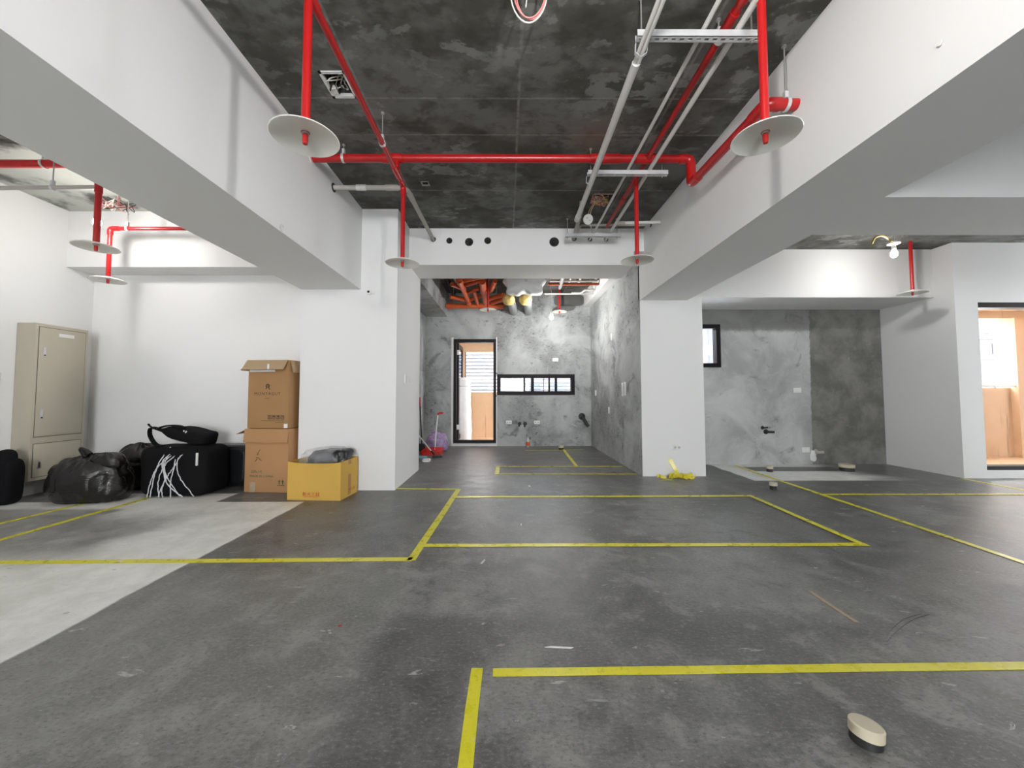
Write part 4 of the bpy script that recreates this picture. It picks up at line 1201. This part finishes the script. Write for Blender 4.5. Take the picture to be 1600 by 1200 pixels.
# ================================================================== DRAIN CAPS
def drain(x, y, r, h, label, tilt=0.0, capf=.55):
    d = thing('floor_drain', (x, y, 0), label, 'floor drain', 'capped drain stubs in the floor')
    mt = Matrix.Rotation(tilt, 4, 'Y') @ Matrix.Rotation(-tilt * .4, 4, 'X')
    MB().lathe([(.0001, -.01), (r * .93, -.01), (r * .93, h * (1 - capf) + .004), (.0001, h * (1 - capf) + .004)], (x, y, 0), 28, mtx=mt).build('stub', 'stub', d)
    MB().lathe([(.0001, h * (1 - capf)), (r, h * (1 - capf)), (r, h - .004), (r - .004, h), (r * .5, h + .001), (.0001, h + .0015)], (x, y, 0), 40, mtx=mt, smooth=False).build('cap', 'cream', d)
    return d


drain(1.193, 1.322, .047, .056, 'cream capped drain stub in the right foreground', .12, .6)
drain(3.240, 4.70, .042, .085, 'nearer small cream capped stub before the two-tone wall', 0, .45)
drain(3.925, 5.76, .045, .085, 'farther small cream capped stub before the two-tone wall', 0, .45)
drain(5.130, 5.82, .098, .10, 'widest cream capped stub before the two-tone wall', 0, .45)
drain(1.150, 8.10, .055, .08, 'small cream capped stub at the kitchen wall', 0, .5)

# ================================================================== METAL CABINET
cb = thing('metal_cabinet', (-5.39, 4.58, .19), 'beige metal utility cabinet hung on the left side wall', 'cabinet')
cx0, cx1, cy0, cy1, cz0, cz1 = XW + .002, -5.285, 4.31, 4.853, .19, 1.965
MB().bbox(cx0, cx1, cy0, cy1, cz0, cz1, .004).build('body', 'beige', cb)
MB().box(cx1, cx1 + .0012, cy0 + .028, cy1 - .028, .675, 1.93).box(cx1, cx1 + .0012, cy0 + .028, cy1 - .028, .225, .605).build('door_gap', 'beige2', cb)
dU = MB().bbox(cx1 - .004, cx1 + .006, cy0 + .034, cy1 - .034, .681, 1.924, .002).build('door', 'beige', cb)
dL = MB().bbox(cx1 - .004, cx1 + .006, cy0 + .034, cy1 - .034, .231, .599, .002).build('door', 'beige', cb)
for (zz, par, hh) in ((1.64, dU, .11), (.93, dU, .11), (.37, dL, .10)):
    y = cy0 + .085
    lk = MB().bbox(cx1 + .005, cx1 + .014, y - .014, y + .014, zz - hh / 2, zz + hh / 2, .002).build('handle', 'chrome', par)
MB().lathe([(.0001, .018), (.008, .018), (.008, .012)], (cx1, cy0 + .085, 1.605), 12, 'X').build('keyhole', 'stub', dU)
MB().lathe([(.0001, .018), (.008, .018), (.008, .012)], (cx1, cy0 + .085, .895), 12, 'X').build('keyhole', 'stub', dU)
MB().box(cx1 + .0135, cx1 + .0155, cy0 + .080, cy0 + .092, .335, .395).build('keyhole', 'stub', dL)
MB().bbox(cx1 + .004, cx1 + .009, cy0 + .22, cy0 + .38, 1.835, 1.875, .001).build('name_plate', 'white', dU)

# ================================================================== BLACK BAGS
def linerfn(seed, zk):
    o = Vector((seed * 3.1, seed * 1.7, seed))

    def f(p):
        n = mnoise.noise(p * 3 + o) * .12 + mnoise.noise(p * 7 + o) * .05
        n -= .05 * (1 - min(1, 6 * abs(mnoise.noise(p * 5.5 + o * 2))))
        a = math.atan2(p.y, p.x)
        t = max(0, (p.z - zk * .25) / zk)
        fold = .07 * t * math.sin(11 * a + seed + 3 * mnoise.noise(p * 4 + o))
        return p * (1 + n + fold)
    return f


gb = thing('bin_liner', (-4.52, 4.33, 0), 'full black bin liner slumped in front of the cabinet', 'bin liner', 'full black bin liners')
MB().superell((-4.55, 4.30, .205), (.40, .23, .285), .80, 110, 60, linerfn(1.3, .28), Matrix.Rotation(.05, 4, 'Z'), .004).build('sack', 'liner', gb)
MB().superell((-4.37, 4.25, .42), (.17, .10, .10), .8, 60, 30, linerfn(4.3, .1)).build('gathered_fold', 'liner', gb)
MB().tube(spline([(-4.60, 4.28, .47), (-4.66, 4.26, .56), (-4.60, 4.25, .54), (-4.55, 4.25, .50)], 6), [.035, .034, .032, .030, .028, .026, .022, .02, .02, .021, .022, .024, .026, .028, .03, .03, .03, .03, .03][:19], 10).build('knot', 'liner', gb)
gb2 = thing('bin_liner', (-4.50, 4.80, 0), 'smaller black bin liner squeezed behind the strapped bag', 'bin liner', 'full black bin liners')
MB().superell((-4.52, 4.83, .27), (.28, .17, .28), .85, 90, 50, linerfn(7.7, .3), None, .004).build('sack', 'liner', gb2)
sb = thing('strapped_bag', (-3.73, 4.58, 0), 'big black bag tied with loose white cord', 'bag')


def soft(amp, sc, seed):
    o = Vector((seed, seed * 2, -seed))
    return lambda p: p * (1 + amp * mnoise.noise(p * sc + o))


MB().superell((-3.765, 4.58, .285), (.385, .215, .283), .30, 80, 40, soft(.05, 4, 2), Matrix.Rotation(-.02, 4, 'Z'), .003).build('body', 'black', sb)
strings = [[(300, 702), (288, 715), (285, 730), (292, 748), (314, 774)], [(286, 701), (263, 720), (248, 735), (240, 755), (235, 776)],
           [(281, 701), (262, 718), (262, 735), (272, 757), (296, 776)], [(265, 700), (256, 720), (247, 742), (241, 776)],
           [(272, 701), (264, 722), (266, 745), (258, 765), (255, 775)], [(283, 702), (284, 722), (270, 742), (261, 762), (263, 776)],
           [(260, 701), (262, 728), (274, 752), (292, 774)], [(290, 702), (270, 720), (258, 738), (254, 756), (257, 774)],
           [(277, 701), (280, 728), (275, 752), (276, 774)]]
for k, st in enumerate(strings):
    pts = []
    for (px, py) in st:
        x, z = -4.13 + (px - 218) * .00669, max(.012, (776 - py) * .00735)
        y = 4.352 + (.06 if z > .53 else 0) + (.022 * ((x + 3.74) / .4) ** 2)
        pts.append((x, y, z))
    sp_ = spline(pts, 8)
    sp_ = [p + Vector((random.uniform(-.004, .004), 0, random.uniform(-.003, .003))) for p in sp_]
    MB().tube(sp_, .0052, 6).build('cord', 'whitecord', sb)
MB().bbox(-3.475, -3.455, 4.345, 4.362, .36, .50, .003).build('name_tag', 'white', sb)
bp = thing('backpack', (-3.80, 4.6, .56), 'black backpack with a looped strap lying on the strapped bag', 'backpack')
bm_ = Matrix.Translation((-3.76, 4.60, .685)) @ Matrix.Rotation(math.radians(14), 4, 'Y')
MB().superell((0, 0, 0), (.275, .15, .080), .42, 60, 30, lambda p: Vector((p.x, p.y, p.z * (1 - .6 * (p.x < -.02) * min(1, -p.x / .25)) + .02 * mnoise.noise(p * 8))), bm_).build('body', 'black', bp)
MB().strip(spline([(-3.95, 4.48, .73), (-4.08, 4.46, .775), (-4.10, 4.46, .70), (-4.06, 4.46, .62), (-4.00, 4.45, .575), (-3.93, 4.45, .57)], 8), (0, 1, .2), .05, .012).build('strap', 'black', bp)
MB().strip(spline([(-4.07, 4.47, .765), (-4.11, 4.46, .80), (-4.12, 4.46, .82)], 6), (0, 1, 0), .025, .006).build('strap_end', 'black', bp)
MB().strip(spline([(-4.04, 4.50, .765), (-3.93, 4.50, .795), (-3.80, 4.50, .79), (-3.74, 4.50, .765)], 8), (0, 1, 0), .05, .014).build('carry_handle', 'black', bp)
MB().tube(spline([(-3.72, 4.47, .74), (-3.70, 4.46, .70), (-3.68, 4.46, .735)], 6), .006, 8).build('buckle', 'white', bp)
su = thing('suitcase', (-3.40, 4.86, 0), 'glossy black suitcase lying between the strapped bag and the cartons', 'suitcase')
MB().superell((-3.50, 4.94, .275), (.31, .125, .255), .30, 72, 36, None, None, .012).build('shell', 'shell', su)
MB().superell((-3.50, 4.815, .275), (.255, .012, .205), .25, 48, 20).build('front_panel', 'shell', su)
for zz in (.12, .42):
    MB().bbox(-3.30, -3.26, 4.80, 4.815, zz, zz + .03, .003).build('latch', 'shell', su)
fb = thing('black_bag', (-5.30, 4.22, 0), 'upright black bag cut off by the left edge beside the cabinet', 'bag')
MB().superell((-5.28, 4.13, .24), (.105, .085, .24), .45, 50, 30, soft(.05, 6, 5), None, .004).build('body', 'black', fb)
MB().superell((-5.30, 4.13, .46), (.078, .07, .115), .75, 40, 24, soft(.06, 7, 8)).build('top_flap', 'black', fb)
MB().superell((-5.40, 4.02, .13), (.10, .10, .15), .6, 40, 24, soft(.06, 7, 1), None, .004).build('side_pouch', 'black', fb)

# ================================================================== CARTONS
def on_front(box, mb, name, mat, x, z, mtx, y=-.0015):
    xform(mb, mtx @ Matrix.Translation((x, y, z)))
    return mb.build(name, mat, box)


th = .006
# lower carton
A = T(-2.846, 4.6065, 0, -.089)
c_lo = thing('carton', (-2.846, 4.6065, 0), 'tan carton with green print standing on the floor under the taller carton', 'carton', 'cartons')
W, D, HH = .545, .43, .745
body = MB().bbox(-W / 2, W / 2, 0, D, 0, HH, .004, A).build('body', 'card2', c_lo)
MB().box(-W / 2 - .004, W / 2 + .004, -.008, -.003, -.158, 0, A @ Matrix.Translation((0, -.003, HH - .002)) @ Matrix.Rotation(math.radians(-7), 4, 'X')).build('flap', 'card2', c_lo)
MB().box(-.16, 0, .03, D - .03, -.005, 0, A @ Matrix.Translation((-W / 2, 0, HH)) @ Matrix.Rotation(math.radians(-24), 4, 'Y')).build('flap', 'card', c_lo)
on_front(c_lo, text_mb('G/N.H1', .046, squash=.95), 'print', 'green', -.115, .225, A)
on_front(c_lo, text_mb('MADE IN CHINA', .040, squash=1.0), 'print', 'green', -.055, .175, A)
ar = MB()
for s in (0, 1):
    ox = .17 + s * .042
    ar.add([(ox - .016, 0, .125), (ox, 0, .150), (ox + .016, 0, .125)], [(0, 1, 2)])
    ar.add([(ox - .005, 0, .095), (ox + .005, 0, .095), (ox + .005, 0, .125), (ox - .005, 0, .125)], [(0, 1, 2, 3)])
ar.add([(.145, 0, .082), (.235, 0, .082), (.235, 0, .088), (.145, 0, .088)], [(0, 1, 2, 3)])
on_front(c_lo, ar, 'arrow_mark', 'green', 0, 0, A)
scr = MB().strip([(-.08, 0, .50), (-.12, 0, .44), (-.09, 0, .45)], (0, 1, 0), .001, .006).strip([(-.13, 0, .405), (-.10, 0, .405), (-.06, 0, .37)], (0, 1, 0), .001, .006).strip([(-.14, 0, .36), (-.115, 0, .39)], (0, 1, 0), .001, .006)
on_front(c_lo, scr, 'scribble', 'ink', 0, 0, A, -.002)
MB().box(-.20, -.13, -.0022, 0, .0, .115, A).build('brown_tape', 'papertape', c_lo)
# upper carton
B = T(-2.845, 4.608, .752, -.075)
c_up = thing('carton', (-2.845, 4.608, .752), 'brown carton printed MONTAGUT on top of the tan carton', 'carton', 'cartons')
W, D, HH = .51, .41, .815
MB().bbox(-W / 2, W / 2, 0, D, 0, HH, .004, B).build('body', 'card', c_up)
MB().box(-W / 2 - .005, W / 2 - .005, -.003, .003, -.15, 0, B @ Matrix.Translation((-.01, -.003, HH)) @ Matrix.Rotation(math.radians(-38), 4, 'X')).build('flap', 'cardin', c_up)
MB().box(-.003, .003, .02, D - .02, -.17, 0, B @ Matrix.Translation((-W / 2, 0, HH)) @ Matrix.Rotation(math.radians(46), 4, 'Y')).build('flap', 'card', c_up)
MB().box(-.003, .003, .02, D - .04, -.15, 0, B @ Matrix.Translation((W / 2 + .004, 0, HH)) @ Matrix.Rotation(math.radians(-12), 4, 'Y')).build('flap', 'cardin', c_up)
MB().box(-W / 2 + .02, W * .16, -.008, -.004, .675, .72, B).box(W * .12, W * .16, -.115, -.109, .70, .76, B).build('white_tape', 'white', c_up)
on_front(c_up, text_mb('MONTAGUT', .052, squash=1.0, space=1.18), 'print', 'ink', -.01, .395, B)
on_front(c_up, text_mb('PARIS', .018, squash=1.2), 'print', 'ink', -.012, .352, B)
em = MB()
em.strip([(.020 * math.cos(a), 0, .505 + .022 * math.sin(a)) for a in [math.radians(-60 + 30 * k) for k in range(11)]], (0, 1, 0), .001, .009)
em.strip([(-.006, 0, .500), (-.010, 0, .484), (-.026, 0, .468)], (0, 1, 0), .001, .008).strip([(.006, 0, .500), (.012, 0, .482), (.028, 0, .462)], (0, 1, 0), .001, .008).strip([(-.012, 0, .505), (0, 0, .512), (.012, 0, .505)], (0, 1, 0), .001, .006)
on_front(c_up, em, 'emblem', 'ink', -.008, 0, B, -.002)
ic = MB()
for k in range(4):
    ox = .005 + k * .053
    q = [(ox - .021, .107, .021, .006), (ox - .021, .149, .021, .006)]
    for (a0, b0, a1, b1) in ((ox - .021, .107, ox + .021, .113), (ox - .021, .147, ox + .021, .153), (ox - .021, .113, ox - .015, .147), (ox + .015, .113, ox + .021, .147)):
        ic.add([(a0, 0, b0), (a1, 0, b0), (a1, 0, b1), (a0, 0, b1)], [(0, 1, 2, 3)])
    if k == 0:
        for zz in (.117, .125, .133, .141):
            ic.add([(ox - .010, 0, zz), (ox + .008, 0, zz), (ox + .008, 0, zz + .004), (ox - .010, 0, zz + .004)], [(0, 1, 2, 3)])
    elif k == 1:
        ic.add([(ox - .016, 0, .133), (ox + .016, 0, .133), (ox + .010, 0, .145), (ox - .010, 0, .145)], [(0, 1, 2, 3)])
        ic.add([(ox - .002, 0, .116), (ox + .002, 0, .116), (ox + .002, 0, .133), (ox - .002, 0, .133)], [(0, 1, 2, 3)])
    elif k == 2:
        ic.add([(ox - .011, 0, .145), (ox - .008, 0, .131), (ox + .008, 0, .131), (ox + .011, 0, .145)], [(0, 1, 2, 3)])
        ic.add([(ox - .0025, 0, .119), (ox + .0025, 0, .119), (ox + .0025, 0, .131), (ox - .0025, 0, .131)], [(0, 1, 2, 3)])
        ic.add([(ox - .009, 0, .115), (ox + .009, 0, .115), (ox + .009, 0, .119), (ox - .009, 0, .119)], [(0, 1, 2, 3)])
    else:
        for dx in (-.008, .006):
            ic.add([(ox + dx - .002, 0, .117), (ox + dx + .002, 0, .117), (ox + dx + .002, 0, .136), (ox + dx - .002, 0, .136)], [(0, 1, 2, 3)])
            ic.add([(ox + dx - .006, 0, .134), (ox + dx + .006, 0, .134), (ox + dx, 0, .144)], [(0, 1, 2)])
on_front(c_up, ic, 'handling_icons', 'ink', .02, 0, B)
fine = MB()
for (a0, a1, zz) in ((-.08, .20, .088), (.10, .20, .066)):
    x = a0
    while x < a1:
        w = random.uniform(.006, .014)
        fine.add([(x, 0, zz), (x + w, 0, zz), (x + w, 0, zz + .007), (x, 0, zz + .007)], [(0, 1, 2, 3)])
        x += w + .005
on_front(c_up, fine, 'fine_print', 'ink', .0, 0, B)
MB().box(.205, .25, -.0025, 0, .005, .055, B).build('white_sticker', 'white', c_up)
# open mustard carton
Cm = T(-2.1045, 4.257, 0, -.0775)
c_ye = thing('carton', (-2.1045, 4.257, 0), 'open mustard carton with red print in front of the wide pillar', 'carton', 'cartons')
W, D, HH = .605, .40, .415
yb = MB()
yb.box(-W / 2, W / 2, 0, D, 0, .008, Cm).box(-W / 2, -W / 2 + th, 0, D, .008, HH, Cm).box(W / 2 - th, W / 2, 0, D, .008, HH, Cm).box(-W / 2 + th, W / 2 - th, D - th, D, .008, HH, Cm)
nn = 24
vs, fs = [], []
for k in range(nn + 1):
    x = -W / 2 + th + (W - 2 * th) * k / nn
    t = k / nn
    top = HH - .020 * max(0, math.sin(math.pi * t)) ** .6
    by = .012 * math.sin(math.pi * t) ** 2
    vs += [(x, 0, .008), (x, 0, .33), (x, by, top), (x, by + th, top), (x, th, .008)]
for k in range(nn):
    o = k * 5
    for q in range(5):
        fs.append((o + q, o + (q + 1) % 5, o + 5 + (q + 1) % 5, o + 5 + q))
yb.add([Cm @ Vector(v) for v in vs], fs)
yb.build('body', 'yellowcard', c_ye)
fl = MB()
vs, fs = [], []
for k in range(13):
    t = k / 12
    x = -.25 + .47 * t
    d = .055 * math.sin(math.pi * t) ** .8 + .002
    vs += [(x, -.002, HH - .014 - .010 * math.sin(math.pi * t)), (x, -.012, HH - .014 - d)]
for k in range(12):
    fs.append((2 * k, 2 * k + 1, 2 * k + 3, 2 * k + 2))
fl.add([Cm @ Vector(v) for v in vs], fs)
fl.build('creased_edge', 'yellowcard', c_ye)
on_front(c_ye, text_mb('新光三越', .050, bold=.0003, squash=.98), 'print', 'redink', -.03, .045, Cm)
on_front(c_ye, text_mb('SHIN KONG MITSUKOSHI', .013), 'print', 'redink', -.03, .030, Cm)
sd = text_mb('新光三越', .035)
xform(sd, Cm @ Matrix.Translation((W / 2 + .0015, .26, .06)) @ Matrix.Rotation(math.pi / 2, 4, 'Z'))
sd.build('print', 'redink', c_ye)
MB().box(W / 2, W / 2 + .0012, .17, .23, .02, .25, Cm).box(W / 2, W / 2 + .0012, .17, .23, .36, .415, Cm).build('clear_tape', 'card2', c_ye)
pk = thing('wrapped_bundle', (-2.08, 4.46, .36), 'dark clothing bundle in clear plastic lying in the mustard carton', 'bundle')


def crum(p):
    return p * (1 + .12 * mnoise.noise(p * 9) + .06 * mnoise.noise(p * 22)) + Vector((0, 0, .10 * p.x))


MB().superell((-2.02, 4.46, .43), (.225, .135, .10), .55, 70, 34, crum).build('dark_garment', 'shell', pk)
MB().superell((-2.09, 4.46, .425), (.27, .16, .125), .7, 90, 44, lambda p: crum(p * (1 + .05 * mnoise.noise(p * 30)))).build('plastic_film', 'film', pk)

# ================================================================== CAUTION TAPE
ca = thing('tape_heap', (2.36, 5.30, 0), 'crumpled yellow film tape at the foot of the white pillar', 'tape')
MB().strip(spline([(2.30, YR - .01, .245), (2.325, YR - .03, .18), (2.36, YR - .055, .10), (2.38, YR - .09, .02)], 8), [(1, -.2, .35)] * 25, .05, .0015).build('upright_strip', 'caution', ca)
random.seed(3)
for k in range(7):
    cx = 2.18 + k * .055
    pts = [(cx + random.uniform(-.1, .1), 5.32 + random.uniform(-.07, .05), .005 + random.uniform(0, .05)) for _ in range(4)]
    pts.sort()
    MB().strip(spline(pts, 6), [(random.uniform(-.3, .3), .6, random.uniform(.2, 1))] * 19, .045, .0015).build('loose_strip', 'caution', ca)
MB().strip(spline([(2.25, 5.36, .02), (2.40, 5.33, .035), (2.52, 5.35, .03), (2.58, 5.37, .05)], 6), (0, .5, 1), .05, .0015).build('loose_strip', 'caution', ca)
MB().strip(spline([(2.06, 5.17, .004), (2.15, 5.20, .006), (2.24, 5.19, .004)], 6), (0, 1, 0), .04, .0015).build('loose_strip', 'caution', ca)

# ================================================================== CLEANING TOOLS AND BALCONY OBJECTS
dp = thing('dustpan', (-1.42, 7.55, 0), 'red dustpan with a white handle and red grip in the kitchen', 'dustpan')
pan = MB()
pan.box(-1.62, -1.24, 7.35, 7.70, .0, .008)
pan.box(-1.62, -1.24, 7.69, 7.70, .008, .11).box(-1.62, -1.61, 7.35, 7.70, .008, .085).box(-1.25, -1.24, 7.35, 7.70, .008, .085)
pan.build('pan', 'darkred', dp)
MB().tube([(-1.42, 7.70, .06), (-1.40, 7.72, .45), (-1.375, 7.76, .75)], .013, 10).build('handle', 'plate', dp)
MB().tube(bend([(-1.375, 7.76, .74), (-1.365, 7.765, .78), (-1.27, 7.76, .785)], .02), .020, 10).build('grip', 'darkred', dp)
bm2 = thing('broom', (-1.73, 7.88, 0), 'broom with a dark handle and red tip leaning in the kitchen corner', 'broom')
MB().tube([(-1.72, 7.88, .12), (-1.745, 7.80, .92)], .013, 10).build('handle', 'stub', bm2)
MB().tube([(-1.745, 7.80, .92), (-1.75, 7.78, 1.10)], .016, 10).build('grip', 'darkred', bm2)
MB().superell((-1.73, 7.88, .08), (.07, .035, .08), .6, 30, 16, None, None, .003).build('bristles', 'wireblack', bm2)
mp = thing('mop', (-1.40, 7.0, 0), 'white handled mop leaning left over the red dustpan', 'mop')
MB().tube([(-1.33, 7.14, .05), (-1.56, 6.90, .42), (-1.79, 6.66, .80)], .011, 10).build('handle', 'plate', mp)
MB().tube([(-1.33, 7.14, .05), (-1.38, 7.09, .13)], .017, 10).build('joint', 'stub', mp)
MB().bbox(-1.36, -1.18, 7.08, 7.20, .003, .035, .006).build('mop_head', 'stub', mp)
pb = thing('plastic_bag', (-1.40, 7.95, 0), 'lilac plastic bag behind the red dustpan', 'plastic bag')
MB().superell((-1.40, 7.96, .17), (.22, .15, .20), .85, 60, 36, lambda p: p * (1 + .22 * mnoise.noise(p * 6) + .12 * mnoise.noise(p * 15)), None, .004).build('bag', 'purple', pb)
MB().superell((-1.46, 7.95, .36), (.07, .05, .07), .9, 30, 18, lambda p: p * (1 + .4 * mnoise.noise(p * 20))).build('ears', 'purple', pb)
for (x, y, lab, mm, w) in ((-1.52, 6.95, 'blue cleaning cloth beside the dustpan', 'cloth', .12), (-1.57, 6.72, 'dark rag on the floor beside the pillar edge', 'wireblack', .09), (-1.38, 6.70, 'white rag on the floor beside the dark rag', 'plate', .07)):
    MB().superell((x, y, .015), (w, .09, .03), .7, 30, 14, lambda p: p * (1 + .35 * mnoise.noise(p * 14)), None, .002).build('cleaning_rag', mm, label=lab, cat='rag')
bo = thing('plastic_bottle', (.475, 8.50, 0), 'small clear bottle with a red label at the kitchen wall', 'bottle')
MB().lathe([(.0001, 0), (.040, 0), (.042, .01), (.042, .14), (.030, .18), (.015, .20), (.015, .22), (.0001, .22)], (.475, 8.50, 0), 20).build('body', 'bottle', bo)
MB().lathe([(.0428, .035), (.0428, .115)], (.475, 8.50, 0), 20).build('label_band', 'orange', bo)
wr = thing('wrapped_roll', (-1.0, 9.3, .02), 'tall white plastic-wrapped roll standing on the kitchen balcony', 'roll')


def crinkle(r):
    return r


mb = MB()
prof = [(.0001, 0), (.17, 0), (.19, .05), (.185, .3), (.18, .6), (.165, .9), (.16, 1.2), (.155, 1.30), (.150, 1.31), (.150, 1.33)]
pr2 = []
for a, b in zip(prof[:-1], prof[1:]):
    for k in range(5):
        t = k / 5
        pr2.append((a[0] + (b[0] - a[0]) * t, a[1] + (b[1] - a[1]) * t))
pr2.append(prof[-1])
mb.lathe(pr2, (0, 0, 0), 40)
mb.v = [tuple(Vector((v[0], v[1], 0)) * (1 + .10 * mnoise.noise(Vector(v) * 6)) + Vector((-1.02, 9.3, .02 + v[2]))) for v in mb.v]
mb.build('wrapped_body', 'wrap', wr)
MB().lathe([(.140, 1.35), (.158, 1.36), (.158, 1.50), (.15, 1.52), (.06, 1.56), (.0001, 1.57)], (-1.02, 9.3, .0), 32).build('top_cover', 'wrap', wr)
MB().lathe([(.142, 1.33), (.142, 1.36)], (-1.02, 9.3, .0), 24).build('dark_band', 'stub', wr)
